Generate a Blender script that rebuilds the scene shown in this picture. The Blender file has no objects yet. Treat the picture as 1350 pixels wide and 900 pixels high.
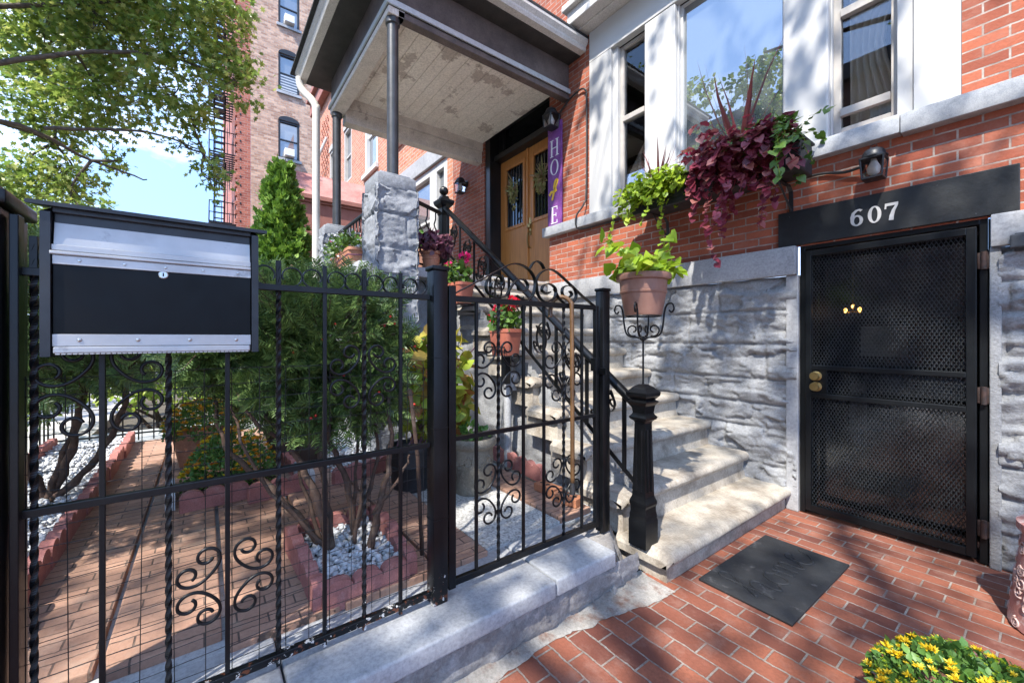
import bpy, bmesh, math, random
import numpy as np
from mathutils import Vector, Matrix, noise as mn
random.seed(7); RNG = np.random.default_rng(11)
S = bpy.context.scene; COL = S.collection
PI = math.pi; rad = math.radians

# ------------------------------------------------------------------ materials
def N(nt, typ, **kw):
    n = nt.nodes.new(typ)
    for k, v in kw.items():
        if k == 'inp':
            for a, b in v.items(): n.inputs[a].default_value = b
        else: setattr(n, k, v)
    return n
def base_mat(name, rough=.6, metal=0., spec=None):
    m = bpy.data.materials.new(name); m.use_nodes = True
    nt = m.node_tree; b = nt.nodes['Principled BSDF']
    b.inputs['Roughness'].default_value = rough; b.inputs['Metallic'].default_value = metal
    if spec is not None: b.inputs['Specular IOR Level'].default_value = spec
    return m, nt, b
def c4(c): return (c[0], c[1], c[2], 1)
def ramp(nt, fac, stops):
    r = N(nt, 'ShaderNodeValToRGB'); e = r.color_ramp.elements
    e[0].position, e[0].color = stops[0][0], c4(stops[0][1])
    e[1].position, e[1].color = stops[-1][0], c4(stops[-1][1])
    for p, c in stops[1:-1]:
        x = e.new(p); x.color = c4(c)
    nt.links.new(fac, r.inputs[0]); return r.outputs[0]
def noise(nt, vec, scale, detail=4, rough=.6):
    n = N(nt, 'ShaderNodeTexNoise', inp={'Scale': scale, 'Detail': detail, 'Roughness': rough})
    if vec is not None: nt.links.new(vec, n.inputs['Vector'])
    return n.outputs['Fac']
def mix(nt, fac, a, b, blend='MIX'):
    n = N(nt, 'ShaderNodeMix', data_type='RGBA', blend_type=blend)
    for s, v in ((0, fac), (6, a), (7, b)):
        if isinstance(v, (int, float)): n.inputs[s].default_value = v
        elif isinstance(v, tuple): n.inputs[s].default_value = c4(v)
        else: nt.links.new(v, n.inputs[s])
    return n.outputs[2]
def mth(nt, op, a, b=0.):
    n = N(nt, 'ShaderNodeMath', operation=op)
    for i, v in enumerate((a, b)):
        if isinstance(v, (int, float)): n.inputs[i].default_value = v
        else: nt.links.new(v, n.inputs[i])
    return n.outputs[0]
def bump(nt, b, h, strength=.3, dist=.01):
    n = N(nt, 'ShaderNodeBump', inp={'Strength': strength, 'Distance': dist})
    nt.links.new(h, n.inputs['Height']); nt.links.new(n.outputs[0], b.inputs['Normal'])
def pos(nt): return N(nt, 'ShaderNodeNewGeometry').outputs['Position']

def speck(name, col, dark=None, scale=14, rough=.6, metal=0., bs=.2, bd=.004, stain=None, stain_scale=3., lo=.40, hi=.66, spec=None, bscale=40):
    """a surface with soft tone variation, an optional second stain colour and fine bump"""
    m, nt, b = base_mat(name, rough, metal, spec); p = pos(nt)
    dark = dark or tuple(v*.72 for v in col)
    c = ramp(nt, noise(nt, p, scale, 6), [(.3, dark), (.62, col)])
    if stain:
        f = ramp(nt, noise(nt, p, stain_scale, 8, .68), [(lo, (0, 0, 0)), (hi, (1, 1, 1))])
        c = mix(nt, f, c, stain)
    fine = ramp(nt, noise(nt, p, scale*9+20, 5, .75), [(.32, (.72, .72, .72)), (.6, (1.12, 1.12, 1.12))])
    if bs >= .1: c = mix(nt, 1., c, fine, 'MULTIPLY')
    nt.links.new(c, b.inputs['Base Color'])
    if bs: bump(nt, b, noise(nt, p, bscale, 6, .65), bs, bd)
    rr = N(nt, 'ShaderNodeMapRange', inp={'To Min': max(0, rough-.12), 'To Max': min(1, rough+.15)})
    nt.links.new(noise(nt, p, scale*1.7, 5), rr.inputs[0]); nt.links.new(rr.outputs[0], b.inputs['Roughness'])
    return m

def brick(name, cA, cB, mortar, w, h, ms, flat=False, rot=False, rough=.85, dirt=.25, offs=(0, 0), patch=None, bstr=.6, msm=.12):
    m, nt, b = base_mat(name, rough); g = N(nt, 'ShaderNodeNewGeometry'); p = g.outputs['Position']
    s = N(nt, 'ShaderNodeSeparateXYZ'); nt.links.new(p, s.inputs[0])
    cb = N(nt, 'ShaderNodeCombineXYZ')
    if flat:
        u, v = (s.outputs[1], s.outputs[0]) if rot else (s.outputs[0], s.outputs[1])
    else:
        sn = N(nt, 'ShaderNodeSeparateXYZ'); nt.links.new(g.outputs['True Normal'], sn.inputs[0])
        f = mth(nt, 'GREATER_THAN', mth(nt, 'ABSOLUTE', sn.outputs[0]), .7)
        mx = N(nt, 'ShaderNodeMix'); nt.links.new(f, mx.inputs[0]); nt.links.new(s.outputs[0], mx.inputs[2]); nt.links.new(s.outputs[1], mx.inputs[3])
        u, v = mx.outputs[0], s.outputs[2]
    # slightly wandering joints
    wob = N(nt, 'ShaderNodeTexNoise', inp={'Scale': 9., 'Detail': 3.}); nt.links.new(p, wob.inputs['Vector'])
    wv = mth(nt, 'MULTIPLY', mth(nt, 'SUBTRACT', wob.outputs['Fac'], .5), .022 if flat else .008)
    wob2 = N(nt, 'ShaderNodeTexNoise', inp={'Scale': 55., 'Detail': 3.}); nt.links.new(p, wob2.inputs['Vector'])
    wv = mth(nt, 'ADD', wv, mth(nt, 'MULTIPLY', mth(nt, 'SUBTRACT', wob2.outputs['Fac'], .5), .008 if flat else .003))
    nt.links.new(mth(nt, 'ADD', u, offs[0]), cb.inputs[0]); nt.links.new(mth(nt, 'ADD', mth(nt, 'ADD', v, offs[1]), wv), cb.inputs[1])
    t = N(nt, 'ShaderNodeTexBrick', inp={'Color1': c4(cA), 'Color2': c4(cB), 'Mortar': c4(mortar), 'Scale': 1., 'Mortar Size': ms, 'Mortar Smooth': msm, 'Bias': 0., 'Brick Width': w, 'Row Height': h})
    nt.links.new(cb.outputs[0], t.inputs['Vector'])
    t2 = noise(nt, p, 60, 5, .7)
    mcol = ramp(nt, noise(nt, p, 7, 6, .7), [(.36, tuple(v*.5 for v in mortar)), (.6, mortar)]); nt.links.new(mcol, t.inputs['Mortar'])
    c = mix(nt, mth(nt, 'MULTIPLY', ramp(nt, t2, [(.42, (0, 0, 0)), (.7, (1, 1, 1))]), dirt), t.outputs['Color'], tuple(v*.45 for v in cA))
    c = mix(nt, mth(nt, 'MULTIPLY', ramp(nt, noise(nt, p, 2.3, 6), [(.45, (0, 0, 0)), (.75, (1, 1, 1))]), .35), c, tuple(v*.6 for v in cB))
    if patch:
        c = mix(nt, mth(nt, 'MULTIPLY', ramp(nt, noise(nt, p, 5.5, 8, .7), [(.52, (0, 0, 0)), (.68, (1, 1, 1))]), .55), c, patch)
    nt.links.new(c, b.inputs['Base Color'])
    hgt = mth(nt, 'ADD', mth(nt, 'MULTIPLY', t.outputs['Fac'], -1.), mth(nt, 'MULTIPLY', t2, .5))
    bump(nt, b, hgt, bstr, .008)
    return m

def leafmat(name, cols, trans=.3, rough=.45):
    m, nt, b = base_mat(name, rough); g = N(nt, 'ShaderNodeNewGeometry')
    st = [(i/(len(cols)-1), c) for i, c in enumerate(cols)]
    c = ramp(nt, g.outputs['Random Per Island'], st)
    nt.links.new(c, b.inputs['Base Color'])
    tr = N(nt, 'ShaderNodeBsdfTranslucent'); nt.links.new(c, tr.inputs[0])
    mx = N(nt, 'ShaderNodeMixShader', inp={0: trans})
    nt.links.new(b.outputs[0], mx.inputs[1]); nt.links.new(tr.outputs[0], mx.inputs[2])
    nt.links.new(mx.outputs[0], nt.nodes['Material Output'].inputs[0])
    return m

def glassmat(name, refl, tint=(.02, .025, .03), see=0., rough=.0):
    """window pane: mirror share + dark body or see-through"""
    m = bpy.data.materials.new(name); m.use_nodes = True; nt = m.node_tree; nt.nodes.clear()
    out = N(nt, 'ShaderNodeOutputMaterial'); gl = N(nt, 'ShaderNodeBsdfGlossy', inp={'Roughness': rough, 'Color': (.95, .97, 1, 1)})
    if see: bd = N(nt, 'ShaderNodeBsdfTransparent', inp={'Color': (see, see, see, 1)})
    else: bd = N(nt, 'ShaderNodeBsdfDiffuse', inp={'Color': c4(tint)})
    lw = N(nt, 'ShaderNodeFresnel', inp={'IOR': 1.5})
    f = mth(nt, 'ADD', lw.outputs[0], refl)
    mx = N(nt, 'ShaderNodeMixShader'); nt.links.new(f, mx.inputs[0]); nt.links.new(bd.outputs[0], mx.inputs[1]); nt.links.new(gl.outputs[0], mx.inputs[2])
    nt.links.new(mx.outputs[0], out.inputs[0]); return m

def woodmat(name, a, b_, axis=2, rough=.4):
    m, nt, b = base_mat(name, rough); p = pos(nt)
    mp = N(nt, 'ShaderNodeMapping'); sc = [22., 22., 22.]; sc[axis] = 1.3; mp.inputs['Scale'].default_value = sc
    nt.links.new(p, mp.inputs[0])
    n = noise(nt, mp.outputs[0], 1.6, 8, .65)
    nt.links.new(ramp(nt, n, [(.3, a), (.68, b_)]), b.inputs['Base Color']); bump(nt, b, n, .12, .003)
    return m
def flat(name, col, rough=.5, metal=0.):
    m, nt, b = base_mat(name, rough, metal); p = pos(nt)
    nt.links.new(ramp(nt, noise(nt, p, 30, 4), [(.3, tuple(v*.82 for v in col)), (.65, col)]), b.inputs['Base Color']); return m
def emit(name, col, st):
    m, nt, b = base_mat(name); b.inputs['Emission Color'].default_value = c4(col); b.inputs['Emission Strength'].default_value = st; return m

def chipped_iron(name, col=(.0045, .005, .006), rough=.36, zchip=None):
    m, nt, b = base_mat(name, rough, 0, .3); p = pos(nt)
    n = noise(nt, p, 30, 8, .7)
    c = ramp(nt, noise(nt, p, 9, 5), [(.3, tuple(v*.6 for v in col)), (.7, tuple(v*1.5 for v in col))])
    if zchip:
        s = N(nt, 'ShaderNodeSeparateXYZ'); nt.links.new(p, s.inputs[0])
        low = N(nt, 'ShaderNodeMapRange', inp={'From Min': zchip[0], 'From Max': zchip[1], 'To Min': .10, 'To Max': -.1}); nt.links.new(s.outputs[2], low.inputs[0])
        f = ramp(nt, mth(nt, 'ADD', n, low.outputs[0]), [(.655, (0, 0, 0)), (.675, (1, 1, 1))])
        c = mix(nt, f, c, (.55, .53, .50))
        f2 = ramp(nt, mth(nt, 'ADD', noise(nt, p, 45, 6), low.outputs[0]), [(.68, (0, 0, 0)), (.7, (1, 1, 1))])
        c = mix(nt, f2, c, (.12, .04, .02))
    nt.links.new(c, b.inputs['Base Color']); bump(nt, b, n, .35, .002)
    return m

M = {}
M['brick'] = brick('facade_brick', (.42, .115, .056), (.24, .058, .031), (.45, .395, .345), .215, .0677, .0055, offs=(.05, .012), dirt=.35, patch=(.34, .15, .105), bstr=.8)
M['brick_orange'] = brick('neighbour_brick', (.52, .21, .115), (.38, .125, .065), (.55, .45, .38), .225, .085, .009, dirt=.2)
M['brick_brown'] = brick('apartment_brick', (.62, .40, .28), (.30, .155, .10), (.46, .40, .35), .26, .105, .010, dirt=.5, patch=(.66, .40, .24))
M['brick_red'] = brick('apartment_red_brick', (.44, .14, .085), (.27, .07, .045), (.42, .28, .23), .26, .105, .009)
M['paver'] = brick('areaway_paver', (.31, .102, .055), (.115, .034, .023), (.33, .305, .265),   .205, .100, .0050, flat=True, dirt=.6, patch=(.27, .145, .11), bstr=1., msm=.25, offs=(.05, .03))
M['garden_brick'] = brick('garden_brick', (.44, .26, .18), (.33, .185, .125), (.10, .07, .055), .21, .068, .0035, flat=True, rot=True, dirt=.45, patch=(.34, .26, .20), bstr=.9)
M['stone'] = speck('painted_stone', (.275, .278, .282), (.215, .219, .225), 5, .75, bs=.6, bd=.012, bscale=75, stain=(.17, .172, .176), stain_scale=7, lo=.56, hi=.74)
M['stone_dark'] = speck('painted_pier_stone', (.27, .28, .30), (.16, .17, .185), 6, .75, bs=.55, bd=.012, bscale=30)
M['ledge'] = speck('painted_ledge', (.36, .362, .368), (.29, .293, .30), 3, .6, bs=.12, bd=.004, stain=(.24, .243, .25), stain_scale=4, lo=.52, hi=.7)
M['sill'] = speck('slate_sill', (.31, .325, .345), (.23, .245, .265), 18, .6, bs=.3, bd=.004, stain=(.37, .38, .395), stain_scale=9)
M['coping'] = speck('coping_paint', (.37, .378, .388), (.30, .308, .318), 4, .55, bs=.18, bd=.004, stain=(.25, .262, .275), stain_scale=3.6, lo=.52, hi=.72)
M['kerbwall'] = speck('rough_low_wall', (.30, .285, .275), (.17, .16, .15), 7, .85, bs=.7, bd=.015, bscale=22, stain=(.17, .16, .155), stain_scale=6, lo=.5, hi=.6)
M['cement'] = speck('cement_smear', (.33, .315, .29), (.20, .185, .165), 7, .85, bs=.6, bd=.008, stain=(.17, .10, .075), stain_scale=9, lo=.5, hi=.66)
M['step'] = speck('worn_limestone', (.42, .375, .31), (.31, .275, .225), 6, .75, bs=.5, bd=.006, bscale=60, stain=(.17, .135, .10), stain_scale=4.6, lo=.47, hi=.70)
M['iron'] = chipped_iron('black_iron', zchip=(.27, .52))
M['iron2'] = chipped_iron('black_railing_iron', rough=.3)
M['wire'] = flat('dark_wire', (.02, .02, .02), .5, .3)
M['alu'] = speck('brushed_aluminium', (.46, .46, .46), (.36, .36, .365), 8, .45, .4, bs=.06, bd=.002, stain=(.27, .27, .275), stain_scale=14, lo=.6, hi=.7)
M['box_black'] = speck('black_enamel', (.002, .002, .0026), (.001, .001, .0015), 10, .38, bs=.05, bd=.001, spec=.18, stain=(.02, .02, .024), stain_scale=18, lo=.68, hi=.75)
M['box_grey'] = speck('dark_grey_metal', (.020, .022, .026), (.013, .014, .017), 12, .42, .2, bs=.05, bd=.001)
M['brass'] = flat('old_brass', (.42, .30, .12), .32, .85)
M['chrome'] = flat('dull_chrome', (.55, .55, .53), .3, .9)
M['white_trim'] = speck('white_window_trim', (.50, .495, .48), (.47, .465, .45), 2, .5, bs=.04, bd=.002)
M['frame_taupe'] = speck('taupe_sash', (.44, .41, .37), (.36, .33, .30), 10, .5, bs=.05, bd=.002)
M['cornice'] = speck('grey_white_paint', (.60, .575, .545), (.52, .50, .47), 5, .55, bs=.1, bd=.003)
M['frieze'] = speck('dark_brown_paint', (.085, .066, .06), (.05, .04, .038), 6, .5, bs=.25, bd=.006, stain=(.14, .11, .10), stain_scale=2.5)
M['soffit'] = speck('black_soffit', (.045, .042, .040), (.025, .024, .024), 6, .6, bs=.25, bd=.006)
M['ceiling'] = speck('peeling_ceiling', (.82, .77, .69), (.75, .69, .61), 3, .6, bs=.1, bd=.003, stain=(.50, .44, .385), stain_scale=1.9, lo=.56, hi=.585)
M['porchbeam'] = speck('dirty_beam_paint', (.66, .61, .55), (.50, .455, .41), 5, .6, bs=.2, bd=.005, stain=(.33, .29, .26), stain_scale=3.3, lo=.6, hi=.66)
M['strip'] = flat('pale_metal_strip', (.48, .52, .54), .4, .2)
M['postmetal'] = speck('dark_grey_post', (.06, .062, .068), (.04, .042, .045), 9, .38, .35, bs=.08, bd=.002, stain=(.16, .10, .08), stain_scale=9, lo=.68, hi=.74)
M['spout'] = speck('cream_spout', (.60, .57, .51), (.52, .49, .44), 6, .45, bs=.05, bd=.002)
M['lintel'] = speck('black_lintel', (.011, .013, .015), (.007, .008, .009), 7, .45, bs=.3, bd=.004, stain=(.42, .43, .44), stain_scale=15, lo=.675, hi=.685)
M['silver_num'] = flat('silver_numeral', (.62, .60, .57), .4, .2)
M['gate'] = speck('black_gate_paint', (.006, .0075, .009), (.004, .005, .006), 9, .36, spec=.3, bs=.15, bd=.003, stain=(.16, .08, .05), stain_scale=25, lo=.70, hi=.72)
M['hinge'] = speck('rusty_hinge', (.05, .024, .018), (.01, .008, .008), 40, .7, bs=.4, bd=.003)
M['gate_net'] = speck('mesh_steel', (.06, .066, .072), (.03, .034, .038), 9, .4, .3, bs=0)
M['pane_storm'] = glassmat('storm_glass', .05, see=.7, rough=.12)
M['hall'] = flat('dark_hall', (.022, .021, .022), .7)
M['reflection_tone'] = flat('pale_painted_reflection', (.42, .42, .43), .6)  # pale tone imitating bright reflections in the storm door glass
M['bulb'] = emit('warm_bulb', (1., .50, .12), 3.)
M['bulb_dim'] = emit('dim_bulb', (1., .5, .15), 1.5)
M['oak'] = woodmat('honey_oak', (.36, .135, .030), (.56, .24, .06), 2, .38)
M['blackpaint'] = speck('black_door_frame', (.010, .010, .011), (.007, .007, .007), 8, .35, bs=.15, bd=.003)
M['pane_big'] = glassmat('big_pane', .24, (.10, .115, .12), 0, .004)
M['pane_see'] = glassmat('sash_pane', .02, see=.9)
M['pane_dark'] = glassmat('dark_pane', .06, (.012, .013, .015))
M['pane_far'] = glassmat('far_pane', .16, (.12, .13, .14))
M['pane_gold'] = flat('gilt_numeral', (.30, .20, .10), .4, .3)
M['curtain'] = speck('cream_curtain', (.82, .77, .65), (.72, .66, .55), 8, .85, bs=0)
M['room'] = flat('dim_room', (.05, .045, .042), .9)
M['purple'] = speck('purple_plank', (.20, .055, .26), (.11, .025, .16), 5, .5, bs=.1, bd=.002, stain=(.30, .12, .36), stain_scale=7, lo=.5, hi=.75)
M['sign_white'] = flat('white_lettering', (.75, .74, .76), .6)
M['ribbon'] = flat('yellow_ribbon', (.85, .52, .02), .5)
M['terra'] = speck('terracotta', (.45, .20, .115), (.36, .15, .085), 6, .7, bs=.15, bd=.003, stain=(.46, .30, .22), stain_scale=5, lo=.55, hi=.75)
M['terra_brown'] = speck('brown_plastic_pot', (.30, .155, .11), (.24, .12, .085), 5, .5, bs=.05, bd=.002, stain=(.36, .22, .165), stain_scale=4, lo=.5, hi=.8)
M['terra_red'] = speck('red_plastic_box', (.38, .12, .075), (.31, .09, .055), 6, .5, bs=.05, bd=.002)
M['blackpot'] = speck('black_plastic', (.022, .022, .024), (.014, .014, .015), 9, .5, bs=.1, bd=.002)
M['stonepot'] = speck('weathered_stone_pot', (.235, .205, .155), (.12, .105, .08), 9, .8, bs=.5, bd=.006, stain=(.40, .35, .27), stain_scale=8, lo=.55, hi=.7)
M['barrel'] = speck('dark_brown_tub', (.075, .050, .038), (.045, .03, .024), 8, .6, bs=.2, bd=.004)
M['edging'] = speck('red_concrete_edging', (.37, .15, .13), (.29, .11, .095), 12, .85, bs=.5, bd=.006, bscale=70, stain=(.44, .24, .21), stain_scale=9, lo=.55, hi=.75)
M['edging_grey'] = speck('grey_concrete_edging', (.45, .46, .46), (.35, .36, .36), 12, .85, bs=.5, bd=.006)
M['orange_brick'] = speck('loose_orange_brick', (.45, .19, .095), (.36, .14, .07), 14, .85, bs=.5, bd=.005)
M['soil'] = speck('dark_soil', (.045, .032, .024), (.02, .015, .012), 30, .95, bs=.8, bd=.02)
M['bark'] = speck('yew_bark', (.095, .055, .038), (.04, .025, .018), 22, .85, bs=.7, bd=.008, bscale=35, stain=(.14, .105, .08), stain_scale=9, lo=.55, hi=.7)
M['tree_bark'] = speck('street_tree_bark', (.12, .095, .07), (.05, .04, .032), 14, .9, bs=.7, bd=.02)
M['concrete'] = speck('garden_concrete', (.42, .43, .43), (.32, .33, .33), 7, .85, bs=.3, bd=.005)
M['road'] = speck('asphalt', (.055, .055, .056), (.04, .04, .04), 20, .9, bs=.4, bd=.006)
M['sidewalk'] = speck('sidewalk_concrete', (.48, .465, .44), (.40, .385, .36), 5, .9, bs=.2, bd=.004)
M['earth'] = speck('bare_earth', (.10, .085, .06), (.06, .05, .035), 8, .95, bs=.3, bd=.02)
M['mat'] = speck('rubber_mat', (.020, .022, .025), (.011, .012, .014), 9, .7, bs=.5, bd=.003, bscale=120, stain=(.15, .15, .155), stain_scale=7, lo=.60, hi=.82)
M['pinkroof'] = speck('faded_red_roof', (.38, .165, .145), (.28, .11, .095), 5, .75, bs=.2, bd=.006, stain=(.45, .24, .21), stain_scale=2.2)
M['pinkfascia'] = speck('red_brown_fascia', (.32, .135, .105), (.24, .095, .075), 5, .7, bs=.2, bd=.005)
M['pinkpot'] = speck('pink_glaze', (.42, .20, .18), (.33, .14, .12), 20, .55, bs=.2, bd=.004, stain=(.52, .42, .40), stain_scale=16, lo=.5, hi=.6)
M['pinkrelief'] = speck('pale_pink_relief', (.50, .36, .33), (.40, .27, .245), 20, .6, bs=.1, bd=.002)
M['shingle'] = speck('dark_shingle', (.03, .032, .036), (.02, .02, .022), 12, .9, bs=.4, bd=.008)
M['blackbox'] = speck('grey_black_box', (.05, .055, .062), (.03, .034, .04), 20, .6, bs=.4, bd=.003)
M['cane'] = speck('cane_wood', (.13, .068, .026), (.08, .04, .015), 14, .4, bs=.08, bd=.002)
M['facade_far'] = brick('far_house_brick', (.30, .15, .10), (.24, .11, .08), (.30, .25, .22), .25, .09, .008)
M['white_ac'] = flat('white_plastic', (.68, .68, .67), .5)
M['lampglass'] = glassmat('lantern_glass', .0, see=.95)
M['lampwhite'] = flat('frosted_bulb', (.75, .73, .68), .4)
# foliage
M['L_yew'] = leafmat('yew_needles', [(.045, .085, .025), (.08, .14, .04), (.125, .20, .055), (.19, .28, .075)], .2, .4)
M['L_arb'] = leafmat('arborvitae_scales', [(.07, .15, .02), (.13, .25, .03), (.24, .38, .05)], .3, .55)
M['L_oak'] = leafmat('street_leaves', [(.11, .19, .04), (.19, .29, .055), (.28, .37, .07), (.40, .43, .12)], .5, .38)
M['L_lime'] = leafmat('chartreuse_leaves', [(.20, .33, .015), (.30, .42, .02), (.38, .46, .04)], .35, .45)
M['L_maroon'] = leafmat('maroon_leaves', [(.11, .016, .032), (.20, .026, .05), (.30, .05, .08), (.36, .14, .11)], .35, .42)
M['L_green'] = leafmat('green_leaves', [(.05, .11, .018), (.085, .17, .025), (.14, .24, .035)], .3, .45)
M['L_mum'] = leafmat('mum_leaves', [(.06, .15, .03), (.10, .23, .042), (.17, .31, .06)], .25, .5)
M['L_coleus'] = leafmat('coleus_leaves', [(.20, .29, .03), (.32, .40, .04), (.42, .36, .05), (.40, .12, .06)], .35, .45)
M['L_purple'] = leafmat('purple_leaves', [(.08, .025, .05), (.15, .05, .085), (.22, .10, .12)], .25, .45)
M['L_spike'] = leafmat('red_spike_leaves', [(.10, .02, .025), (.17, .035, .035), (.22, .07, .06)], .2, .4)
M['L_shrub'] = leafmat('yellow_green_leaves', [(.14, .23, .03), (.24, .35, .04), (.36, .43, .07)], .4, .45)
M['L_wreath'] = leafmat('dried_sprigs', [(.22, .24, .07), (.33, .30, .11), (.30, .16, .12)], .2, .6)
M['F_yellow'] = leafmat('yellow_petals', [(.75, .50, .01), (.85, .62, .02), (.80, .66, .06)], .25, .5)
M['F_orange'] = leafmat('orange_petals', [(.70, .22, .01), (.80, .36, .015), (.75, .48, .03)], .25, .5)
M['F_pink'] = leafmat('magenta_petals', [(.62, .01, .12), (.78, .02, .20), (.80, .05, .26)], .25, .5)
M['F_red'] = leafmat('red_petals', [(.60, .01, .03), (.75, .015, .05)], .25, .5)
M['berry'] = flat('red_berry', (.60, .03, .02), .3)
M['pebble'] = leafmat('white_pebbles', [(.50, .52, .54), (.62, .63, .64), (.40, .42, .45), (.70, .70, .69)], 0., .7)
M['grit'] = speck('pale_grit', (.58, .57, .54), (.16, .155, .145), 62, .9, bs=.6, bd=.004, bscale=160)

# ------------------------------------------------------------------ mesh builder
class MB:
    def __init__(s): s.v = []; s.f = []
    def quad(s, a, b, c, d): i = len(s.v); s.v += [tuple(a), tuple(b), tuple(c), tuple(d)]; s.f.append((i, i+1, i+2, i+3)); return s
    def poly(s, pts): i = len(s.v); s.v += [tuple(p) for p in pts]; s.f.append(tuple(range(i, i+len(pts)))); return s
    def add(s, vs, fs): i = len(s.v); s.v += [tuple(v) for v in vs]; s.f += [tuple(i+k for k in f) for f in fs]; return s
    def box(s, x0, x1, y0, y1, z0, z1, bev=0., R=None, seg=2):
        bm = bmesh.new(); bmesh.ops.create_cube(bm, size=1.)
        for v in bm.verts: v.co = Vector(((v.co.x)*(x1-x0), v.co.y*(y1-y0), v.co.z*(z1-z0)))
        if bev: bmesh.ops.bevel(bm, geom=bm.edges[:], offset=bev, segments=seg, affect='EDGES', profile=.5)
        c = Vector(((x0+x1)/2, (y0+y1)/2, (z0+z1)/2)); bm.verts.index_update()
        vs = [((R @ v.co) if R else v.co)+c for v in bm.verts]; s.add(vs, [[v.index for v in f.verts] for f in bm.faces]); bm.free(); return s
    def tube(s, pts, r, n=8, cap=True, twist=0., sq=False):
        pts = [Vector(p) for p in pts]; k = len(pts)
        rs = r if isinstance(r, (list, tuple)) else [r]*k
        up = None; rings = []
        for i, p in enumerate(pts):
            t = (pts[min(i+1, k-1)]-pts[max(i-1, 0)])
            t = t.normalized() if t.length > 1e-9 else Vector((0, 0, 1))
            if up is None: up = Vector((1, 0, 0)) if abs(t.x) < .9 else Vector((0, 1, 0))
            a = (up-t*up.dot(t)).normalized(); up = a; b = t.cross(a)
            off = PI/4 if sq else 0
            rings.append([p+(a*math.cos(2*PI*j/n+off+twist*i)+b*math.sin(2*PI*j/n+off+twist*i))*rs[i] for j in range(n)])
        base = len(s.v)
        for q in rings: s.v += [tuple(x) for x in q]
        for i in range(k-1):
            for j in range(n):
                s.f.append((base+i*n+j, base+i*n+(j+1) % n, base+(i+1)*n+(j+1) % n, base+(i+1)*n+j))
        if cap:
            s.f.append(tuple(base+j for j in range(n))[::-1]); s.f.append(tuple(base+(k-1)*n+j for j in range(n)))
        return s
    def lathe(s, c, prof, n=24, sx=1., sy=1., sq=False):
        base = len(s.v)
        for r, z in prof:
            for j in range(n):
                a = 2*PI*j/n+(PI/4 if sq else 0); s.v.append((c[0]+r*math.cos(a)*sx, c[1]+r*math.sin(a)*sy, c[2]+z))
        for i in range(len(prof)-1):
            for j in range(n): s.f.append((base+i*n+j, base+i*n+(j+1) % n, base+(i+1)*n+(j+1) % n, base+(i+1)*n+j))
        s.f.append(tuple(base+j for j in range(n))[::-1]); s.f.append(tuple(base+(len(prof)-1)*n+j for j in range(n))); return s
    def sphere(s, c, r, n=8, sz=1.):
        prof = [(max(1e-4, r*math.sin(PI*i/n)), -r*sz*math.cos(PI*i/n)) for i in range(n+1)]; return s.lathe(c, prof, max(8, n))
    def strip(s, path, w, th, normal):
        """a flat bar of width w (along normal x tangent) following path, thickness th along normal"""
        nrm = Vector(normal).normalized(); P = [Vector(p) for p in path]; k = len(P); base = len(s.v)
        for i, p in enumerate(P):
            t = (P[min(i+1, k-1)]-P[max(i-1, 0)]).normalized(); sd = nrm.cross(t).normalized()*w/2; h = nrm*th/2
            s.v += [tuple(p+sd+h), tuple(p-sd+h), tuple(p-sd-h), tuple(p+sd-h)]
        for i in range(k-1):
            for j in range(4): s.f.append((base+i*4+j, base+i*4+(j+1) % 4, base+i*4+4+(j+1) % 4, base+i*4+4+j))
        s.f.append((base, base+1, base+2, base+3)); s.f.append(tuple(base+(k-1)*4+j for j in (3, 2, 1, 0))); return s
    def prism(s, pts, d):
        """extrude polygon pts by vector d"""
        d = Vector(d); a = [Vector(p) for p in pts]; n = len(a); i = len(s.v)
        s.v += [tuple(p) for p in a]+[tuple(p+d) for p in a]
        s.f.append(tuple(range(i, i+n))); s.f.append(tuple(range(i+2*n-1, i+n-1, -1)))
        for j in range(n): s.f.append((i+j, i+n+j, i+n+(j+1) % n, i+(j+1) % n))
        return s
    def build(s, name, mat, parent=None, origin=(0, 0, 0), smooth=False, fix=True):
        me = bpy.data.meshes.new(name); o = Vector(origin)
        me.from_pydata([(x-o.x, y-o.y, z-o.z) for x, y, z in s.v], [], s.f)
        if fix and len(s.f) < 20000:
            bm = bmesh.new(); bm.from_mesh(me); bmesh.ops.recalc_face_normals(bm, faces=bm.faces); bm.to_mesh(me); bm.free()
        if smooth:
            me.polygons.foreach_set('use_smooth', [True]*len(me.polygons))
            if smooth != 'all':
                try: me.set_sharp_from_angle(angle=rad(38))
                except Exception: pass
        me.materials.append(mat); me.update()
        ob = bpy.data.objects.new(name, me); COL.objects.link(ob)
        if parent: ob.parent = parent
        return ob
class Thing:
    def __init__(s, name, label, cat, loc=(0, 0, 0), group=None):
        s.e = bpy.data.objects.new(name, None); COL.objects.link(s.e); s.e.location = loc; s.loc = loc
        s.e.empty_display_size = .1; s.e['label'] = label; s.e['category'] = cat
        if group: s.e['group'] = group
    def part(s, name, mb, mat, parent=None, smooth=False, label=None, stuff=False, fix=True):
        o = mb.build(name, mat, parent or s.e, s.loc, smooth, fix)
        if label: o['label'] = label
        if stuff: o['kind'] = 'stuff'
        return o
def solo(mb, name, mat, label, cat, loc=(0, 0, 0), smooth=False, group=None, fix=True):
    o = mb.build(name, mat, None, loc, smooth, fix); o.location = loc; o['label'] = label; o['category'] = cat
    if group: o['group'] = group
    return o
def struct(mb, name, mat, kind='structure', smooth=False, fix=True):
    o = mb.build(name, mat, None, (0, 0, 0), smooth, fix); o['kind'] = kind; return o
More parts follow.
